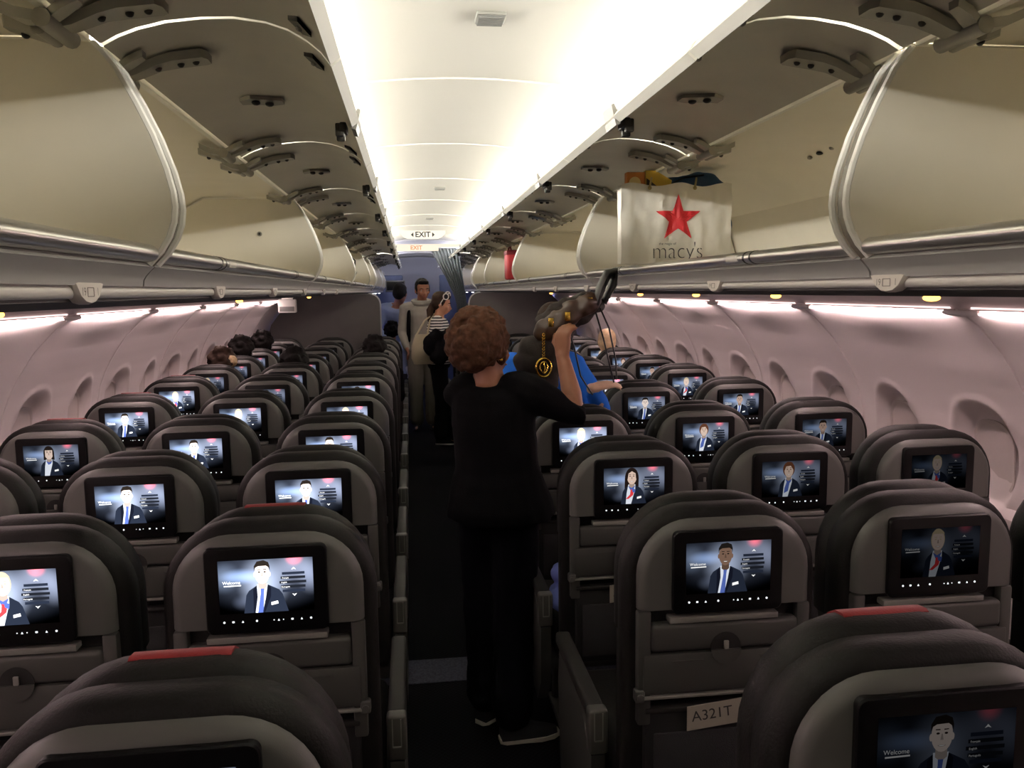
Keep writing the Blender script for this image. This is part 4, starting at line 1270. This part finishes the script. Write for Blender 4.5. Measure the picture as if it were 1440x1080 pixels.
# ------------------------------------------------------------------ things in the bins and on the seats
PAPER = mat('white_shopping_paper', c(238, 234, 222), 0.5, bump=0.6, bscale=22, var=0.04, vscale=10)
t = thing('shopping_bag', 'white paper shopping bag with a big red star in the right bin', 'bag', (.730, 2.78, 1.664))
t.rotation_euler = (0, 0, -.03)
HW_, HH_ = .192, .264
def crease(x, z, k): return .012 * noise.noise(Vector((x * 30 + k, z * 9, k))) + .008 * noise.noise(Vector((x * 80, z * 25, k)))
g = B()
nx, nz = 30, 22
def sheet(yb, k, flip):
    rows = []
    for j in range(nz + 1):
        z = HH_ * j / nz
        rows.append([(-HW_ + 2 * HW_ * i / nx + .004 * noise.noise(Vector((i * .4, j * .5, k))) * (0 < i < nx), yb + crease(i * .013, z, k), z + (.006 * math.sin(i * .5) if j == nz else 0)) for i in range(nx + 1)])
    return rows
fr, bk_ = sheet(-.055, 1.3, 0), sheet(.0, 7.7, 1)
for rows in (fr, bk_):
    g.rings(rows, cap=False, closed=False)
for i in (0, nx):
    g.rings([[fr[j][i], (fr[j][i][0] * (.985), -.028, fr[j][i][2]), bk_[j][i]] for j in range(nz + 1)], cap=False, closed=False)
g.box(-HW_ + .004, HW_ - .004, -.05, .0, 0, .004)
bmesh.ops.remove_doubles(g.bm, verts=g.bm.verts[:], dist=.0005)
g.build('paper_bag', PAPER, t, ang=60)
g = B()
RED = mat('star_red', c(206, 38, 48), .5)
star = [((.082 if k % 2 == 0 else .0325) * math.sin(k * math.pi / 5) + .004, (.082 if k % 2 == 0 else .0325) * math.cos(k * math.pi / 5) + .150) for k in range(10)]
ctr = (.004, .150)
def on_bag(x, z): return (x, -.0555 + crease((x + HW_) / (2 * HW_) * nx * .013, z, 1.3) - .004, z)
def fan(g, a, b_, c_, n):
    if n == 0:
        g.face([g.bm.verts.new(on_bag(*p)) for p in (a, b_, c_)]); return
    m1, m2, m3 = [((p[0] + q[0]) / 2, (p[1] + q[1]) / 2) for p, q in ((a, b_), (b_, c_), (c_, a))]
    for tr in ((a, m1, m3), (m1, b_, m2), (m3, m2, c_), (m1, m2, m3)): fan(g, *tr, n - 1)
for k in range(10): fan(g, ctr, star[k], star[(k + 1) % 10], 3)
bmesh.ops.remove_doubles(g.bm, verts=g.bm.verts[:], dist=.0002)
g.build('star', RED, t)
g = B()
INK = mat('bag_ink', c(52, 50, 50), .6)
for q, x in (("macy", -.014), ("'", .061), ("s", .078)):
    g.mesh(text_mesh(q, .080, thin=-.02), Matrix.Translation((x, -.064, .040)) @ FACE_CAM @ Matrix.Diagonal((.90, 1, 1, 1)))
g.mesh(text_mesh('the magic of', .012), Matrix.Translation((-.034, -.064, .066)) @ FACE_CAM)
g.build('lettering', INK, t)
ROPE = mat('bag_cord', c(176, 160, 110), .8)
for yb in (-.058,):
    for x in (-.096, .060):
        g = B(); g.tube([(x, yb + .004, HH_ - .014), (x, yb - .004, HH_ - .008), (x + .004, yb - .002, HH_ + .012), (x + .012, yb + .02, HH_ + .024)], .0035, 6)
        g.ball((x, yb - .004, HH_ - .012), .007, u=8, v=6)
        g.build('cord_handle', ROPE, t)
t = thing('gift_box', 'orange and yellow box sticking out of the star shopping bag', 'box', (.600, 2.760, 1.80))
g = B(); g.box(-.040, .025, -.012, .020, -.06, .172, .003); g.build('carton', mat('carton_orange', c(196, 122, 50), .5), t)
g = B(); g.rings([[(x, y, z) for x, z in ((.027, .10), (.110, .10), (.118, .145), (.060, .178), (.027, .178))] for y in (-.010, .02)]); g.build('flap', mat('carton_yellow', c(206, 172, 52), .5), t)
g = B(); g.rings([[(x, y, z) for x, z in ((.029, .115), (.080, .115), (.029, .152))] for y in (-.0115, -.009)]); g.build('window', mat('carton_dark', c(40, 30, 24), .4), t)
g = B(); g.cyl((-.012, -.0145, .136), (-.012, -.012, .136), .020, 20); g.build('seal', mat('carton_seal', c(236, 214, 150), .5), t)
t = thing('duffel_bag', 'dark blue soft bag lying behind the star shopping bag', 'bag', (.835, 2.81, 1.665))
g = B()
for p, r in (((-.09, 0, .255), (.08, .04, .045)), ((.0, .0, .275), (.09, .045, .040)), ((.055, .0, .262), (.045, .04, .030)), ((0, .01, .15), (.13, .03, .13))):
    g.ball(p, r)
g.remesh('bag', mat('duffel_navy', c(32, 66, 100), .55, bump=.4, bscale=60), .008, t, smooth=3, disp=.01, dscale=20)
g = B(); g.tube([(-.14, -.03, .26), (-.07, -.045, .290), (.0, -.045, .300)], .008, 8, flat=.4); g.build('strap', mat('duffel_strap', c(26, 30, 40), .6), t)

t = thing('travel_bag', 'small red bag standing in the right bin near the curtain', 'bag', (.655, 6.62, 1.664))
g = B(); g.box(-.055, .055, -.10, .10, 0, .225, .022, 3); g.build('bag', mat('bag_red', c(164, 30, 40), .6, bump=.3), t)
g = B(); g.box(-.059, .059, -.104, .104, .195, .235, .012, 3); g.build('lid', mat('bag_red_dark', c(120, 22, 32), .6), t)
g = B(); g.tube([(-.02, -.09, .235), (-.02, -.06, .258), (-.02, .06, .258), (-.02, .09, .235)], .007, 6); g.build('handle', mat('bag_red_dark', c(120, 22, 32)), t)
t = thing('plastic_bag', 'crumpled white bag beside the small red bag in the right bin', 'bag', (.66, 6.15, 1.664))
g = B(); g.ball((0, 0, .07), (.06, .09, .075)); g.ball((.01, .02, .13), (.035, .05, .05)); g.remesh('bag', CL_WHITE, .008, t, smooth=2, disp=.02, dscale=30)
t = thing('rucksack', 'black rucksack with dangling straps in the left overhead bin', 'bag', (-.74, 6.55, 1.664))
g = B(); g.box(-.16, .06, -.14, .14, 0, .17, .05, 4); g.build('pack', CL_BLACK, t)
for pts in ([(.04, -.10, .12), (.12, -.12, .17), (.145, -.10, .10), (.13, -.09, .02)], [(.05, -.05, .14), (.11, -.03, .20), (.15, -.04, .16), (.14, -.03, .05)], [(.05, .05, .10), (.12, .04, .13), (.15, .03, .07), (.12, .02, .01)]):
    g = B(); g.tube(pts, .012, 6, flat=.5); g.build('strap', CL_BLACK, t)

# cloth on a seat and safety cards in two seat pockets
t = thing('scarf', 'crumpled blue cloth lying on the right aisle seat behind the woman', 'cloth', (.335, 2.64, .515))
g = B()
for p, r in (((-.02, 0, .02), (.05, .09, .04)), ((-.015, .02, .09), (.045, .06, .06)), ((.05, -.03, .02), (.06, .07, .05)), ((.03, .05, .05), (.05, .07, .06))):
    g.ball(p, r)
g.remesh('cloth', mat('cloth_periwinkle', c(120, 136, 216), .85, bump=.4), .008, t, smooth=2, disp=.025, dscale=22)
for (col, r, dy, x, lab) in ((0, 1, .024, -.012, 'white safety card in the pocket of the nearer right aisle seat'), (0, 2, -.008, .0, 'white safety card in the pocket of the second right aisle seat')):
    t = thing('safety_card', lab, 'card', (.4907 + x, seat_y('R', r) + dy - .006, .625))
    g = B(); g.rings([[(xx, y, z) for xx, z in ((-.075, -.02), (.085, -.004), (.085, .052), (-.075, .036))] for y in (-.001, .001)]); g.build('card', mat('card_paper', c(176, 170, 156), .6), t)
    g = B(); g.mesh(text_mesh('A321T', .034), Matrix.Translation((-.018, -.0016, .016)) @ FACE_CAM @ Matrix.Rotation(.1, 4, 'Z')); g.build('print', INK, t)

# far furniture of the front cabin
DB = mat('front_partition_blue', c(70, 80, 106), .6)
t = thing('galley_partition', 'blue grey galley partition at the far front, left of the aisle', 'partition', (-1.0, 14.2, 0))
g = B(); g.box(-.7, .72, -.03, .03, 0, 1.86, .02); g.build('panel', DB, t)
t = thing('galley_partition', 'blue grey galley partition at the far front, right of the aisle', 'partition', (1.0, 14.2, 0))
g = B(); g.box(-.66, .7, -.03, .03, 0, 1.86, .02); g.build('panel', DB, t)
